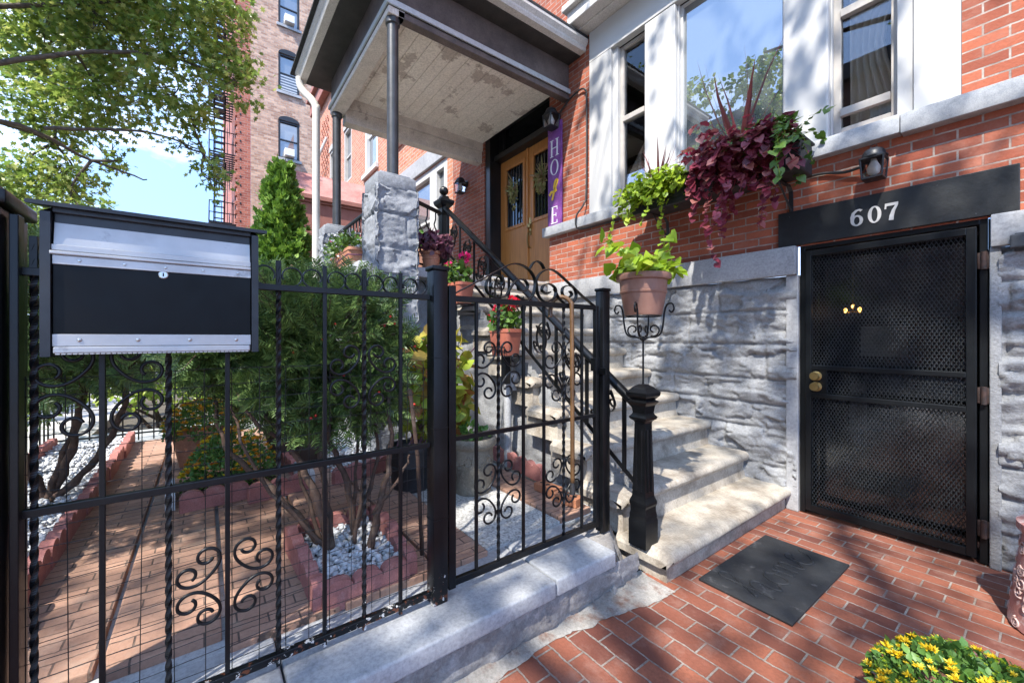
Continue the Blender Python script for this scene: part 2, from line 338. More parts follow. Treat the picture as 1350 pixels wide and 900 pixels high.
def dup(t, loc, label=None, rz=0., sc=1.):
    r = t.e.copy(); COL.objects.link(r); r.location = loc; r.rotation_euler = (0, 0, rz); r.scale = (sc, sc, sc)
    if label: r['label'] = label
    def rec(src, dst):
        for ch in src.children:
            c = ch.copy(); COL.objects.link(c); c.parent = dst; rec(ch, c)
    rec(t.e, r); return r

# ------------------------------------------------------------------ wall helpers: frame = (origin, u axis, outward)
class Fr:
    def __init__(s, o, u, d): s.o = Vector(o); s.u = Vector(u); s.d = Vector(d)
    def p(s, u, d, z): q = s.o+s.u*u+s.d*d; return (q.x, q.y, q.z+z)
    def box(s, mb, u0, u1, d0, d1, z0, z1, bev=0.):
        a = s.p(u0, d0, z0); b = s.p(u1, d1, z1)
        return mb.box(min(a[0], b[0]), max(a[0], b[0]), min(a[1], b[1]), max(a[1], b[1]), z0+s.o.z, z1+s.o.z, bev)
    def wall(s, mb, u0, u1, z0, z1, holes=(), th=.3):
        us = sorted({u0, u1, *[h[0] for h in holes], *[h[1] for h in holes]}); zs = sorted({z0, z1, *[h[2] for h in holes], *[h[3] for h in holes]})
        us = [u for u in us if u0 <= u <= u1]; zs = [z for z in zs if z0 <= z <= z1]
        for a, b in zip(us, us[1:]):
            for c, d in zip(zs, zs[1:]):
                cu, cz = (a+b)/2, (c+d)/2
                if any(h[0] < cu < h[1] and h[2] < cz < h[3] for h in holes): continue
                mb.quad(s.p(a, 0, c), s.p(b, 0, c), s.p(b, 0, d), s.p(a, 0, d))
        for h in holes:
            a, b, c, d = h[0], h[1], h[2], h[3]
            for q in (((a, c), (a, d)), ((a, d), (b, d)), ((b, d), (b, c)), ((b, c), (a, c))):
                (x0, y0), (x1, y1) = q
                mb.quad(s.p(x0, 0, y0), s.p(x1, 0, y1), s.p(x1, -th, y1), s.p(x0, -th, y0))
        return mb
FAC = Fr((0, 3.88, 0), (1, 0, 0), (0, -1, 0))          # this house's front; u = x, d = towards the street
def fbm(v, o=4):
    return mn.fractal(v, .9, 2.1, o)
def rockface(mb, fr, u0, u1, z0, z1, amp=.03, course=.28, blk=.55, res=.022, d0=0., ztop=None, seed=0, groove=.014, iso=0.):
    nu = max(2, int((u1-u0)/res)); nz = max(2, int((z1-z0)/res)); base = len(mb.v); rnd = random.Random(seed)
    zc = [z0]
    while zc[-1] < z1-.12: zc.append(min(z1, zc[-1]+course*rnd.uniform(.75, 1.2)))
    zc[-1] = z1
    rows = []
    for i in range(len(zc)-1):
        us = [u0-rnd.uniform(0, blk)]
        while us[-1] < u1: us.append(us[-1]+blk*rnd.uniform(.6, 1.35))
        rows.append((us, [rnd.uniform(-.25, 1.) for _ in us]))
    for iz in range(nz+1):
        z = z0+(z1-z0)*iz/nz
        r = 0
        while r < len(zc)-2 and z > zc[r+1]: r += 1
        dz = min(z-zc[r], zc[r+1]-z)
        for iu in range(nu+1):
            u = u0+(u1-u0)*iu/nu
            us, off = rows[r]; k = 0
            wu = u+.02*fbm(Vector((u*3, z*3, 5.+seed)), 2)
            while k < len(us)-2 and wu > us[k+1]: k += 1
            du = min(wu-us[k], us[k+1]-wu); e = min(du*1.8, dz)
            pv = Vector((u*2.2, z*6.5, seed*3.1)); w2 = Vector((u*9, z*17., seed*1.7))
            fa = 0.
            for sc_, wt in ((1., 1.), (2.6, .45)):
                q = Vector(((u*(3.2+iso*2.5)+.5*fbm(pv, 2))*sc_, (z*(7.5-iso*1.5)+.4*fbm(pv*1.7, 2))*sc_, seed*1.3)); vd, vp = mn.voronoi(q); cp = vp[0]; tl = mn.cell_vector(cp*7.3)
                fa += wt*(((q.x-cp.x)*(tl.x-.5)+(q.y-cp.y)*(tl.y-.5))*1.5+(tl.z-.5)*.55)
            h = amp*(.15*off[k]+.95*fa+.42*fbm(pv, 4)+.16*fbm(w2, 4))
            edge = min(1., e/.03); h = h*(.6+.4*edge)+amp*.25*edge-groove*(1-min(1, e/.017))*(.6+abs(fbm(Vector((u*2, z*2, 9.)), 2)))
            mb.v.append(fr.p(u, d0+h, z))
    for iz in range(nz):
        z = z0+(z1-z0)*(iz+.5)/nz
        for iu in range(nu):
            u = u0+(u1-u0)*(iu+.5)/nu
            if ztop and z > ztop(u): continue
            a = base+iz*(nu+1)+iu; mb.f.append((a, a+1, a+nu+2, a+nu+1))
    return mb

# ------------------------------------------------------------------ foliage helpers (numpy)
T_DIAMOND = (np.array([(0, 0, 0), (-.5, .45, .06), (0, 1, -.08), (.5, .45, .06)]), [(0, 1, 2, 3)])
T_OVAL = (np.array([(0, 0, 0), (-.3, .22, .06), (-.34, .55, .05), (0, 1, -.1), (.34, .55, .05), (.3, .22, .06), (0, .5, -.02)]), [(0, 1, 2, 6), (6, 2, 3), (6, 3, 4), (0, 6, 4, 5)])
T_HEART = (np.array([(0, .08, 0), (-.26, -.08, .05), (-.5, .1, .06), (-.44, .45, .04), (0, 1, -.12), (.44, .45, .04), (.5, .1, .06), (.26, -.08, .05), (0, .45, -.03)]), [(0, 1, 2, 8), (8, 2, 3), (8, 3, 4), (8, 4, 5), (8, 5, 6), (0, 8, 6, 7)])
T_LOBED = (np.array([(0, 0, 0), (-.14, .28, 0), (-.48, .34, .06), (-.2, .5, 0), (-.42, .74, .05), (-.13, .74, 0), (0, 1.05, -.1), (.13, .74, 0), (.42, .74, .05), (.2, .5, 0), (.48, .34, .06), (.14, .28, 0)]), [(0, 1, 3, 5, 7, 9, 11), (1, 2, 3), (3, 4, 5), (5, 6, 7), (7, 8, 9), (9, 10, 11)])
T_NEEDLE = (np.array([(-.085, 0, 0), (.085, 0, 0), (.085, .7, 0), (0, 1, 0), (-.085, .7, 0)]), [(0, 1, 2, 3, 4)])
T_BLADE = (np.array([(-.05, 0, 0), (.05, 0, 0), (.06, .35, .02), (-.06, .35, .02), (.04, .7, 0), (-.04, .7, 0), (0, 1, -.05)]), [(0, 1, 2, 3), (3, 2, 4, 5), (5, 4, 6)])
T_PETAL = (np.array([(0, 0, 0), (-.16, .5, .05), (0, 1, -.06), (.16, .5, .05)]), [(0, 1, 2, 3)])
T_SPIKE = (np.array([(-.018, 0, 0), (.018, 0, 0), (.024, .35, .02), (-.024, .35, .02), (.015, .7, 0), (-.015, .7, 0), (0, 1, -.05)]), [(0, 1, 2, 3), (3, 2, 4, 5), (5, 4, 6)])
def unit(a): return a/np.maximum(1e-9, np.linalg.norm(a, axis=-1, keepdims=True))
def leaves(tmpl, pts, dirs, nrm, size):
    """instance template: y axis along dirs, z near nrm; returns numpy verts, faces"""
    tv, tf = tmpl; pts = np.asarray(pts, float); n = len(pts)
    y = unit(np.asarray(dirs, float)); x = unit(np.cross(y, np.asarray(nrm, float))); z = np.cross(x, y)
    size = np.broadcast_to(np.asarray(size, float), (n,))
    V = (pts[:, None, :]+size[:, None, None]*(tv[None, :, 0:1]*x[:, None, :]+tv[None, :, 1:2]*y[:, None, :]+tv[None, :, 2:3]*z[:, None, :]))
    return V.reshape(-1, 3), tf, len(tv), n
def leafobj(name, mat, sets, parent=None, origin=(0, 0, 0)):
    vs, loops, starts, tot, off = [], [], [], [], 0
    for V, tf, k, n in sets:
        vs.append(V); base = off+np.arange(n)*k
        for f in tf:
            fa = np.array(f); loops.append((base[:, None]+fa[None, :]).reshape(-1)); tot.append(np.full(n, len(f)))
        off += len(V)
    V = np.concatenate(vs)-np.array(origin)[None, :]; L = np.concatenate(loops); T = np.concatenate(tot); St = np.concatenate([[0], np.cumsum(T)[:-1]])
    me = bpy.data.meshes.new(name); me.vertices.add(len(V)); me.vertices.foreach_set('co', V.astype(np.float32).ravel())
    me.loops.add(len(L)); me.loops.foreach_set('vertex_index', L.astype(np.int32)); me.polygons.add(len(T))
    me.polygons.foreach_set('loop_start', St.astype(np.int32)); me.polygons.foreach_set('loop_total', T.astype(np.int32))
    me.update(calc_edges=True); me.validate(); me.materials.append(mat)
    o = bpy.data.objects.new(name, me); COL.objects.link(o)
    if parent: o.parent = parent
    return o
def rdir(n): return unit(RNG.normal(size=(n, 3)))
def blob(n, c, r, shell=.45):
    """points in an ellipsoid, biased to its outside; returns points and outward directions"""
    d = rdir(n); t = (shell+(1-shell)*RNG.random(n))**.6
    return np.array(c)+d*t[:, None]*np.array(r), unit(d/np.array(r))
# ================================================================== SETTING
struct(MB().quad((-300, -300, -.14), (300, -300, -.14), (300, 300, -.14), (-300, 300, -.14)), 'ground', M['earth'])
struct(MB().box(-60, 40, -12.5, -4.6, -.3, -.128), 'road', M['road'])
mb = MB(); mb.box(-60, -1.47, -4.5, -1.32, -.3, .0, .01); mb.box(-1.45, 40, -4.5, -1.32, -.3, -.006, .01); mb.box(-60, 40, -15., -12.6, -.3, 0., .01)
struct(mb, 'pavement', M['sidewalk'])
mb = MB(); mb.box(-60, 40, -4.6, -4.503, -.3, .004, .012); mb.box(-60, 40, -12.598, -12.5, -.3, .004, .012); struct(mb, 'kerb', M['sidewalk'])
struct(MB().quad((-1.5, -1.32, .0), (5, -1.32, .0), (5, 4.1, .0), (-1.5, 4.1, .0)), 'brick_paving', M['paver'])
struct(MB().box(-7.0, -1.86, -1.3, 3.9, -.2, .245), 'garden_ground', M['concrete'])
# garden brick field with its ragged front edge and gaps between the strips
mb = MB()
rnd = random.Random(3)
cuts = [(-.62, -.30), (-.292, .06), (.068, .47), (.478, .92), (.928, 1.22)]
for y0, y1 in cuts:
    x = -1.80-(.10 if y0 < 0 else .02)-rnd.uniform(0, .02)-max(0, -y0)*.12
    mb.box(-6.05, x, y0+.006, y1-.006, .2, .282+rnd.uniform(-.004, .004), .006)
mb.box(-3.4, -1.875, 1.80, 2.08, .2, .281, .006)
struct(mb, 'garden_paving', M['garden_brick'])
mb = MB(); mb.box(-6.0, -1.88, 1.235, 1.795, .2, .262); struct(mb, 'gravel_path', M['grit'])
# cement smeared along the foot of the low wall
mb = MB(); prev = None
for i in range(140):
    y = -.6+i*2.7/139; w = .03+.06*abs(fbm(Vector((y*2.3, 2., 0)), 5))+.008*fbm(Vector((y*17, 5., 0)), 3)+(.13*max(0, (y-1.35)/.7) if y > 1.35 else 0)
    a = (-1.50, y, .02); b = (-1.45, y, .008); c = (-1.44+max(.02, w), y, .0035)
    if prev:
        mb.quad(prev[0], prev[1], b, a); mb.quad(prev[1], prev[2], c, b)
    prev = (a, b, c)
struct(mb, 'cement_fillet', M['cement'], smooth='all')

# ================================================================== LOW WALL
t = Thing('low_wall', 'low rough grey wall with smooth painted coping under the black iron fence', 'wall', (-1.6, .5, 0))
FW = Fr((-1.47, 0, 0), (0, 1, 0), (1, 0, 0))
mb = MB(); rockface(mb, FW, -1.3, 2.02, 0, .172, .034, .5, .9, .014, groove=.0, seed=4, iso=.5); t.part('wall', mb, M['kerbwall'], smooth='all')
mb = MB()
joints = [-1.3, -.62, .22, 1.352, 1.80]
for i, (a, b) in enumerate(zip(joints, joints[1:])):
    mb.box(-1.86, -1.432-(.004 if i % 2 else 0), a+.004, b-.004, .17, .252+(.002 if i % 2 else 0), .012, seg=3)
t.part('coping', mb, M['coping'], smooth=True)
mb = MB(); bm = bmesh.new(); bmesh.ops.create_cube(bm, size=1.); bmesh.ops.subdivide_edges(bm, edges=bm.edges[:], cuts=7, use_grid_fill=True)
for v in bm.verts:
    p = v.co.copy(); q = Vector((-1.655+p.x*.40, 1.965+p.y*.33, .115+p.z*.25)); n_ = .035*fbm(q*6, 4)
    cor = max(0, (p.x+.5))*max(0, p.y+.5); q.x -= cor*.16*(1.2+p.z); q.y -= cor*.04; q += Vector((p.x, p.y, p.z*.3)).normalized()*n_; v.co = q
bm.verts.index_update(); mb.add([v.co for v in bm.verts], [[v.index for v in f.verts] for f in bm.faces]); bm.free()
t.part('broken_end', mb, M['kerbwall'], smooth='all')

# ================================================================== TOWNHOUSE
H = Thing('townhouse', 'red brick townhouse with grey painted stone base and white framed windows', 'house', (-2., 3.88, 0))
WIN = (-3.51, -.354, 2.95, 5.24); DOOR = (-5.95, -4.27, 2.2, 5.1); GATE = (-1.25, -.24, -.01, 2.17)
mb = MB(); FAC.wall(mb, -7.05, 5., 2.16, 11., [WIN, DOOR], .24); H.part('wall', mb, M['brick'], fix=False)
mb = MB(); mb.box(-4.262, -1.262, 3.832, 3.90, 1.935, 2.17, .008); mb.box(-.232, 5., 3.836, 3.90, 1.975, 2.172, .008); H.part('water_table', mb, M['ledge'], smooth=True)
mb = MB(); rockface(mb, FAC, -3.3, -1.262, 0, 1.936, .043, .27, 1.1, .0125, d0=.0, seed=2, groove=.020)
H.part('stone_base', mb, M['stone'], smooth='all')
mb = MB(); rockface(mb, FAC, -.2, 2.6, 0, 1.976, .043, .235, .9, .015, d0=-.002, seed=9, groove=.020); mb.box(-.238, -.19, 3.80+.062, 4.05, 0, 1.973, .006)
H.part('stone_base', mb, M['stone'], smooth='all')
mb = MB(); mb.box(-1.34, -1.252, 3.862, 4.12, 0, 1.933, .006); H.part('jamb', mb, M['ledge'])
mb = MB(); mb.box(-4.33, -.634, 3.79, 3.9, 2.822, 2.95, .007); mb.box(-.630, 5., 3.787, 3.9, 2.812, 2.945, .007); H.part('sill', mb, M['sill'], smooth=True)
# lintel over the gate with its number
mb = MB(); mb.box(-1.394, -.119, 3.852, 3.93, 2.172, 2.455, .004); lin = H.part('lintel', mb, M['lintel'])
def text_mesh(txt, size, off=0., ext=.003, space=1.):
    cu = bpy.data.curves.new('t', 'FONT'); cu.body = txt; cu.size = size; cu.extrude = ext; cu.offset = off; cu.space_character = space; cu.align_x = 'CENTER'; cu.align_y = 'CENTER'
    ob = bpy.data.objects.new('t', cu); COL.objects.link(ob); bpy.context.view_layer.update()
    me = bpy.data.meshes.new_from_object(ob); vs = [v.co.copy() for v in me.vertices]; fs = [list(p.vertices) for p in me.polygons]
    bpy.data.objects.remove(ob); bpy.data.curves.remove(cu); bpy.data.meshes.remove(me); return vs, fs
def ring(mb, cx, cz, rx, rz, wx, wz, y0, y1, fr_, n=28):
    """oval letter ring, heavier at its sides"""
    O = [(cx+rx*math.cos(2*PI*i/n), cz+rz*math.sin(2*PI*i/n)) for i in range(n)]; I = [(cx+(rx-wx)*math.cos(2*PI*i/n), cz+(rz-wz)*math.sin(2*PI*i/n)) for i in range(n)]
    for i in range(n):
        j = (i+1) % n; a, b, c, d = O[i], O[j], I[j], I[i]
        mb.quad(*[fr_(p[0], y1, p[1]) for p in (a, b, c, d)]); mb.quad(fr_(a[0], y0, a[1]), fr_(b[0], y0, b[1]), fr_(b[0], y1, b[1]), fr_(a[0], y1, a[1]))
        mb.quad(fr_(c[0], y0, c[1]), fr_(d[0], y0, d[1]), fr_(d[0], y1, d[1]), fr_(c[0], y1, c[1]))
def fat_path(mb, pts, w, y0, y1, fr_):
    k = len(pts); L, R_ = [], []
    for i, (x, z) in enumerate(pts):
        tx = pts[min(i+1, k-1)][0]-pts[max(i-1, 0)][0]; tz = pts[min(i+1, k-1)][1]-pts[max(i-1, 0)][1]; l = math.hypot(tx, tz) or 1
        ww = (w[i] if isinstance(w, (list, tuple)) else w)/2; L.append((x-tz/l*ww, z+tx/l*ww)); R_.append((x+tz/l*ww, z-tx/l*ww))
    for i in range(k-1):
        mb.quad(*[fr_(p[0], y1, p[1]) for p in (L[i], L[i+1], R_[i+1], R_[i])])
        mb.quad(fr_(L[i][0], y0, L[i][1]), fr_(L[i+1][0], y0, L[i+1][1]), fr_(L[i+1][0], y1, L[i+1][1]), fr_(L[i][0], y1, L[i][1]))
        mb.quad(fr_(R_[i][0], y0, R_[i][1]), fr_(R_[i+1][0], y0, R_[i+1][1]), fr_(R_[i+1][0], y1, R_[i+1][1]), fr_(R_[i][0], y1, R_[i][1]))
# numerals 6 0 7 : heavy serif figures, .125 m high
fr_ = lambda x, d, z: FAC.p(x, d, z)
c6, c0, c7, zc = -.875, -.775, -.685, 2.305
mb = MB(); ring(mb, c6, zc-.022, .036, .040, .019, .011, .026, .0335, fr_)
fat_path(mb, [(c6-.026, zc-.028), (c6-.0275, zc+.005), (c6-.020, zc+.034), (c6-.002, zc+.052), (c6+.016, zc+.055), (c6+.027, zc+.044)], [.019, .020, .019, .014, .012, .020], .026, .0345, fr_); mb.build('numeral', M['silver_num'], lin, H.loc)
mb = MB(); ring(mb, c0, zc, .037, .061, .020, .010, .026, .0335, fr_); mb.build('numeral', M['silver_num'], lin, H.loc)
mb = MB(); fat_path(mb, [(c7-.034, zc+.051), (c7+.036, zc+.051)], .019, .026, .0335, fr_); fat_path(mb, [(c7-.029, zc+.047), (c7-.032, zc+.022)], .009, .026, .034, fr_)
fat_path(mb, [(c7+.030, zc+.046), (c7+.012, zc+.008), (c7+.002, zc-.03), (c7-.001, zc-.061)], [.012, .018, .023, .025], .026, .0345, fr_); mb.build('numeral', M['silver_num'], lin, H.loc)
# security gate ------------------------------------------------------
mb = MB(); X0, X1 = -1.245, -.245
for a in ((X0, X0+.035, .01, 2.165), (X1-.035, X1, .01, 2.165), (X0+.035, X1-.035, 2.13, 2.165)): mb.box(a[0], a[1], 3.885, 3.94, a[2], a[3], .003)
H.part('gate_frame', mb, M['gate'])
mb = MB(); a, b = X0+.042, X1-.045
for q in ((a, a+.04, .04, 2.115), (b-.045, b, .04, 2.115), (a+.04, b-.045, 2.07, 2.115), (a+.04, b-.045, .04, .09), (a+.04, b-.045, 1.165, 1.20), (a+.04, b-.045, .945, .98)):
    mb.box(q[0], q[1], 3.862, 3.90, q[2], q[3], .003)
mb.box(a+.04, a+.14, 3.868, 3.89, .98, 1.165, .002)
gd = H.part('mesh_door', mb, M['gate'])
mb = MB(); w_, h_ = .022, .042; x0, x1, z0, z1 = a+.03, b-.035, .06, 2.09
ni = int((x1-x0)/w_); nj = int((z1-z0)/(h_/2))
for j in range(nj):
    for i in range(ni):
        cx = x0+(i+.5+(j % 2)*.5)*w_; cz = z0+j*h_/2+.02
        if cx+w_/2 > x1: continue
        o4 = [(cx-w_/2, cz), (cx, cz-h_/2), (cx+w_/2, cz), (cx, cz+h_/2)]; k_ = .72
        i4 = [(cx+(p[0]-cx)*k_, cz+(p[1]-cz)*k_) for p in o4]
        for q in range(4):
            r = (q+1) % 4; tl = .004
            mb.quad((o4[q][0], 3.886, o4[q][1]), (o4[r][0], 3.886, o4[r][1]), (i4[r][0], 3.886-tl, i4[r][1]), (i4[q][0], 3.886+tl, i4[q][1]))
mb.build('expanded_mesh', M['gate_net'], gd, H.loc, fix=False)
mb = MB()
for z in (1.118, 1.035):
    mb2 = MB(); mb2.lathe((0, 0, 0), [(.001, 0), (.036, 0), (.037, .008), (.02, .014), (.016, .03), (.030, .038), (.034, .05), (.028, .062), (.001, .064)], 20)
    mb.add([(a+.075+v[0], 3.865-v[2], z+v[1]) for v in mb2.v], mb2.f)
mb.build('knob', M['brass'], gd, H.loc, True)
for z in (1.90, 1.06, .23):
    mb = MB(); mb.tube([(b+.03, 3.868, z-.055), (b+.03, 3.868, z+.055)], .014, 10); mb.box(b+.002, b+.06, 3.872, 3.882, z-.05, z+.05, .002); mb.build('hinge', M['hinge'], gd, H.loc, True)
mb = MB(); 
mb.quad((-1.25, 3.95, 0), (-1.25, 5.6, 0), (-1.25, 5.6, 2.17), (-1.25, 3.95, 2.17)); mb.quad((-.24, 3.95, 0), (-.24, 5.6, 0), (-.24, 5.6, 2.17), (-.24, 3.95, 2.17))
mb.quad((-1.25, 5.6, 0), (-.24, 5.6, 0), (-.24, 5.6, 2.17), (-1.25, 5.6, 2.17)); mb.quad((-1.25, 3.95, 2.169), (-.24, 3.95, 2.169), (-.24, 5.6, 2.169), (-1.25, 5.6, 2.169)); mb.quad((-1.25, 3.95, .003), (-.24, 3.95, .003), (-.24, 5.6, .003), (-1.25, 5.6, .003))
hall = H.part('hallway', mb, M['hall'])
mb = MB(); mb.box(-1.235, -.255, 4.04, 4.046, .02, 2.15); mb.build('storm_pane', M['pane_storm'], hall, H.loc)
mb = MB(); mb.box(-1.02, -.72, 4.60, 4.62, 1.26, 1.52, .004); mb.build('painted_reflection', M['reflection_tone'], hall, H.loc); mb = MB(); mb.box(-1.12, -1.0, 4.7, 4.72, .45, 1.0, .01); mb.build('painted_reflection', M['reflection_tone'], hall, H.loc)  # added pale slabs stand in for reflections in the storm glass
for bx, bz in ((-1.08, 1.70), (-1.13, 1.665), (-1.03, 1.668)): mb = MB(); mb.sphere((bx, 4.62, bz), .013, 8, 1.7); mb.build('flame_bulb', M['bulb'], hall, H.loc, True)
mb = MB(); mb.tube([(-1.13, 4.64, 1.64), (-1.08, 4.64, 1.655), (-1.03, 4.64, 1.64)], .006, 6); mb.tube([(-1.08, 4.64, 1.66), (-1.08, 4.64, 2.16)], .005, 6); mb.build('chandelier_frame', M['brass'], hall, H.loc)

# windows ------------------------------------------------------------
mb = MB()
FAC.box(mb, -3.508, -3.17, -.06, .022, 2.952, 4.86, .004); FAC.box(mb, -3.17, -3.10, -.12, -.02, 2.952, 4.86, .004)
FAC.box(mb, -.575, -.356, -.06, .022, 2.952, 4.86, .004); FAC.box(mb, -.66, -.578, -.12, .004, 2.952, 4.86, .004)
FAC.box(mb, -3.508, -.356, -.06, .024, 4.862, 5.238, .004)
H.part('window_surround', mb, M['white_trim'])
mb = MB(); FAC.box(mb, -3.62, -.2, -.03, .30, 5.262, 5.42, .01); FAC.box(mb, -3.56, -.26, 0, .16, 5.242, 5.262, .005); FAC.box(mb, -3.66, -.16, .0, .36, 5.422, 5.50, .012); H.part('window_cornice', mb, M['cornice'])
for u0, u1 in ((-2.72, -2.33), (-1.375, -1.04)):
    mb = MB(); FAC.box(mb, u0+.012, u1-.012, -.14, .018, 2.952, 4.86, .012); FAC.box(mb, u0, u0+.011, -.14, -.03, 2.952, 4.86, .002); FAC.box(mb, u1-.011, u1, -.14, -.03, 2.952, 4.86, .002); H.part('mullion', mb, M['white_trim'])
def sash(u0, u1, z0, z1, zm, fw=.045, mat='frame_taupe', pane='pane_see'):
    mb = MB()
    for q in ((u0, u0+fw, z0, z1), (u1-fw, u1, z0, z1), (u0+fw, u1-fw, z0, z0+.06), (u0+fw, u1-fw, z1-fw, z1)): FAC.box(mb, q[0], q[1], -.13, -.07, q[2], q[3], .004)
    if zm: FAC.box(mb, u0+fw, u1-fw, -.125, -.055, zm-.03, zm+.03, .004)
    w = H.part('window', mb, M[mat])
    p = MB(); FAC.box(p, u0+fw-.01, u1-fw+.01, -.108, -.10, z0+.02, z1-.02); p.build('pane', M[pane], w, H.loc); return w
sash(-3.10, -2.72, 2.985, 4.86, 3.99)
sash(-2.33, -1.375, 2.985, 4.86, None, .022, 'white_trim', 'pane_big')
wr = sash(-1.04, -.66, 2.985, 4.86, 3.93); FAC_mb = MB(); FAC.box(FAC_mb, -.995, -.705, -.095, -.05, 3.13, 3.19, .004); FAC_mb.build('sash_rail', M['frame_taupe'], wr, H.loc)
def curtain(u0, u1, z0, z1, d, gather, seed):
    mb = MB(); nu, nz = 48, 14; b = 0; rnd = random.Random(seed); ph = rnd.random()*6
    for j in range(nz+1):
        tz = j/nz; z = z0+(z1-z0)*tz; g = 1-gather*math.exp(-((tz-.36)/.20)**2)
        for i in range(nu+1):
            tt = i/nu; mb.v.append(FAC.p(u0+(u1-u0)*tt*g, d+.035*math.sin(tt*34+ph+tz*.8)+.012*math.sin(tt*71+2*tz), z))
    for j in range(nz):
        for i in range(nu): q = j*(nu+1)+i; mb.f.append((q, q+1, q+nu+2, q+nu+1))
    return mb
curtain(-.96, -.62, 2.96, 4.9, -.20, .42, 1).build('curtain', M['curtain'], wr, H.loc, 'all', False)
H.part('curtain', curtain(-3.15, -2.86, 2.96, 4.9, -.24, .2, 2), M['curtain'], smooth='all', fix=False)
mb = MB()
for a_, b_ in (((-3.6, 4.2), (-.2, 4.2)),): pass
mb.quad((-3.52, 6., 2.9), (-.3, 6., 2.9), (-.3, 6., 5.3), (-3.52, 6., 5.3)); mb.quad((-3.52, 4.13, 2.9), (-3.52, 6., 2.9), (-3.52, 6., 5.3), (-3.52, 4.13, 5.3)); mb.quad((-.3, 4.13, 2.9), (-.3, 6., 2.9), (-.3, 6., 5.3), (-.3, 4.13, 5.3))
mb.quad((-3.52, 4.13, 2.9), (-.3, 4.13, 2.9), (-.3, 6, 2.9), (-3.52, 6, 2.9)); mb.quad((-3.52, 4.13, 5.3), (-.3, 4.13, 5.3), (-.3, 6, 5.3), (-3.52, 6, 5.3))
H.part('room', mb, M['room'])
# front door ---------------------------------------------------------
mb = MB(); FAC.box(mb, -5.948, -5.80, -.30, -.02, 2.2, 5.098, .006); FAC.box(mb, -4.34, -4.272, -.30, -.16, 2.2, 5.098, .006); FAC.box(mb, -5.80, -4.34, -.30, -.05, 4.98, 5.098, .006); FAC.box(mb, -5.80, -4.34, -.30, -.10, 4.44, 4.53, .008)
dframe = H.part('door_frame', mb, M['blackpaint'])
mb = MB(); FAC.box(mb, -5.80, -4.34, -.27, -.26, 4.53, 4.98); mb.build('transom_pane', M['pane_dark'], dframe, H.loc)
mb = MB(); FAC.box(mb, -5.80, -5.66, -.262, -.2, 4.53, 4.98, .01); mb.build('transom_moulding', M['blackpaint'], dframe, H.loc); mb = MB(); FAC.box(mb, -4.48, -4.342, -.262, -.2, 4.53, 4.98, .01); mb.build('transom_moulding', M['blackpaint'], dframe, H.loc)
def doorleaf(u0, u1, g0, g1, hand):
    mb = MB(); z0, z1, ga, gb = 2.215, 4.435, 3.27, 4.27
    for q in ((u0, g0, z0, z1), (g1, u1, z0, z1), (g0, g1, gb, z1), (g0, g1, z0, ga)): FAC.box(mb, q[0], q[1], -.29, -.24, q[2], q[3], .003)
    for q in ((g0-.045, g0+.012, ga-.045, gb+.045), (g1-.012, g1+.045, ga-.045, gb+.045), (g0+.012, g1-.012, gb-.012, gb+.045), (g0+.012, g1-.012, ga-.045, ga+.012)): FAC.box(mb, q[0], q[1], -.25, -.222, q[2], q[3], .008)
    d = H.part('door_leaf', mb, M['oak'])
    p = MB(); FAC.box(p, g0, g1, -.275, -.265, ga, gb); p.build('pane', M['pane_dark'], d, H.loc)
    p = MB(); k = 6
    for i in range(k): x = g0+(g1-g0)*(i+.5)/k; p.tube([FAC.p(x, -.255, ga), FAC.p(x, -.255, gb)], .008, 6)
    p.build('grille', M['iron2'], d, H.loc)
    if hand:
        p = MB(); x = u0+.055 if hand > 0 else u1-.055
        p.lathe(FAC.p(x, -.205, 3.18), [(.001, -.035), (.03, -.03), (.036, 0), (.03, .03), (.001, .035)], 14)
        p.tube([FAC.p(x, -.235, 3.1), FAC.p(x, -.185, 3.06), FAC.p(x, -.175, 2.95), FAC.p(x, -.19, 2.86), FAC.p(x, -.235, 2.84)], .012, 8); FAC.box(p, x-.028, x+.028, -.24, -.228, 3.04, 3.32, .004)
        p.build('handle', M['brass'], d, H.loc, True)
    return d
doorleaf(-5.79, -5.045, -5.62, -5.15, 0); doorleaf(-5.035, -4.345, -4.90, -4.46, 1)
mb = MB(); FAC.box(mb, -5.062, -5.018, -.245, -.215, 2.215, 4.435, .008); H.part('astragal', mb, M['oak'])
mb = MB(); FAC.box(mb, -5.95, -4.27, -.34, .04, 2.16, 2.212, .006); H.part('threshold', mb, M['step'])
mb = MB(); FAC.wall(mb, -7.05, -3.25, 0, 2.165, [], .1); H.part('cellar_wall', mb, M['stone'])

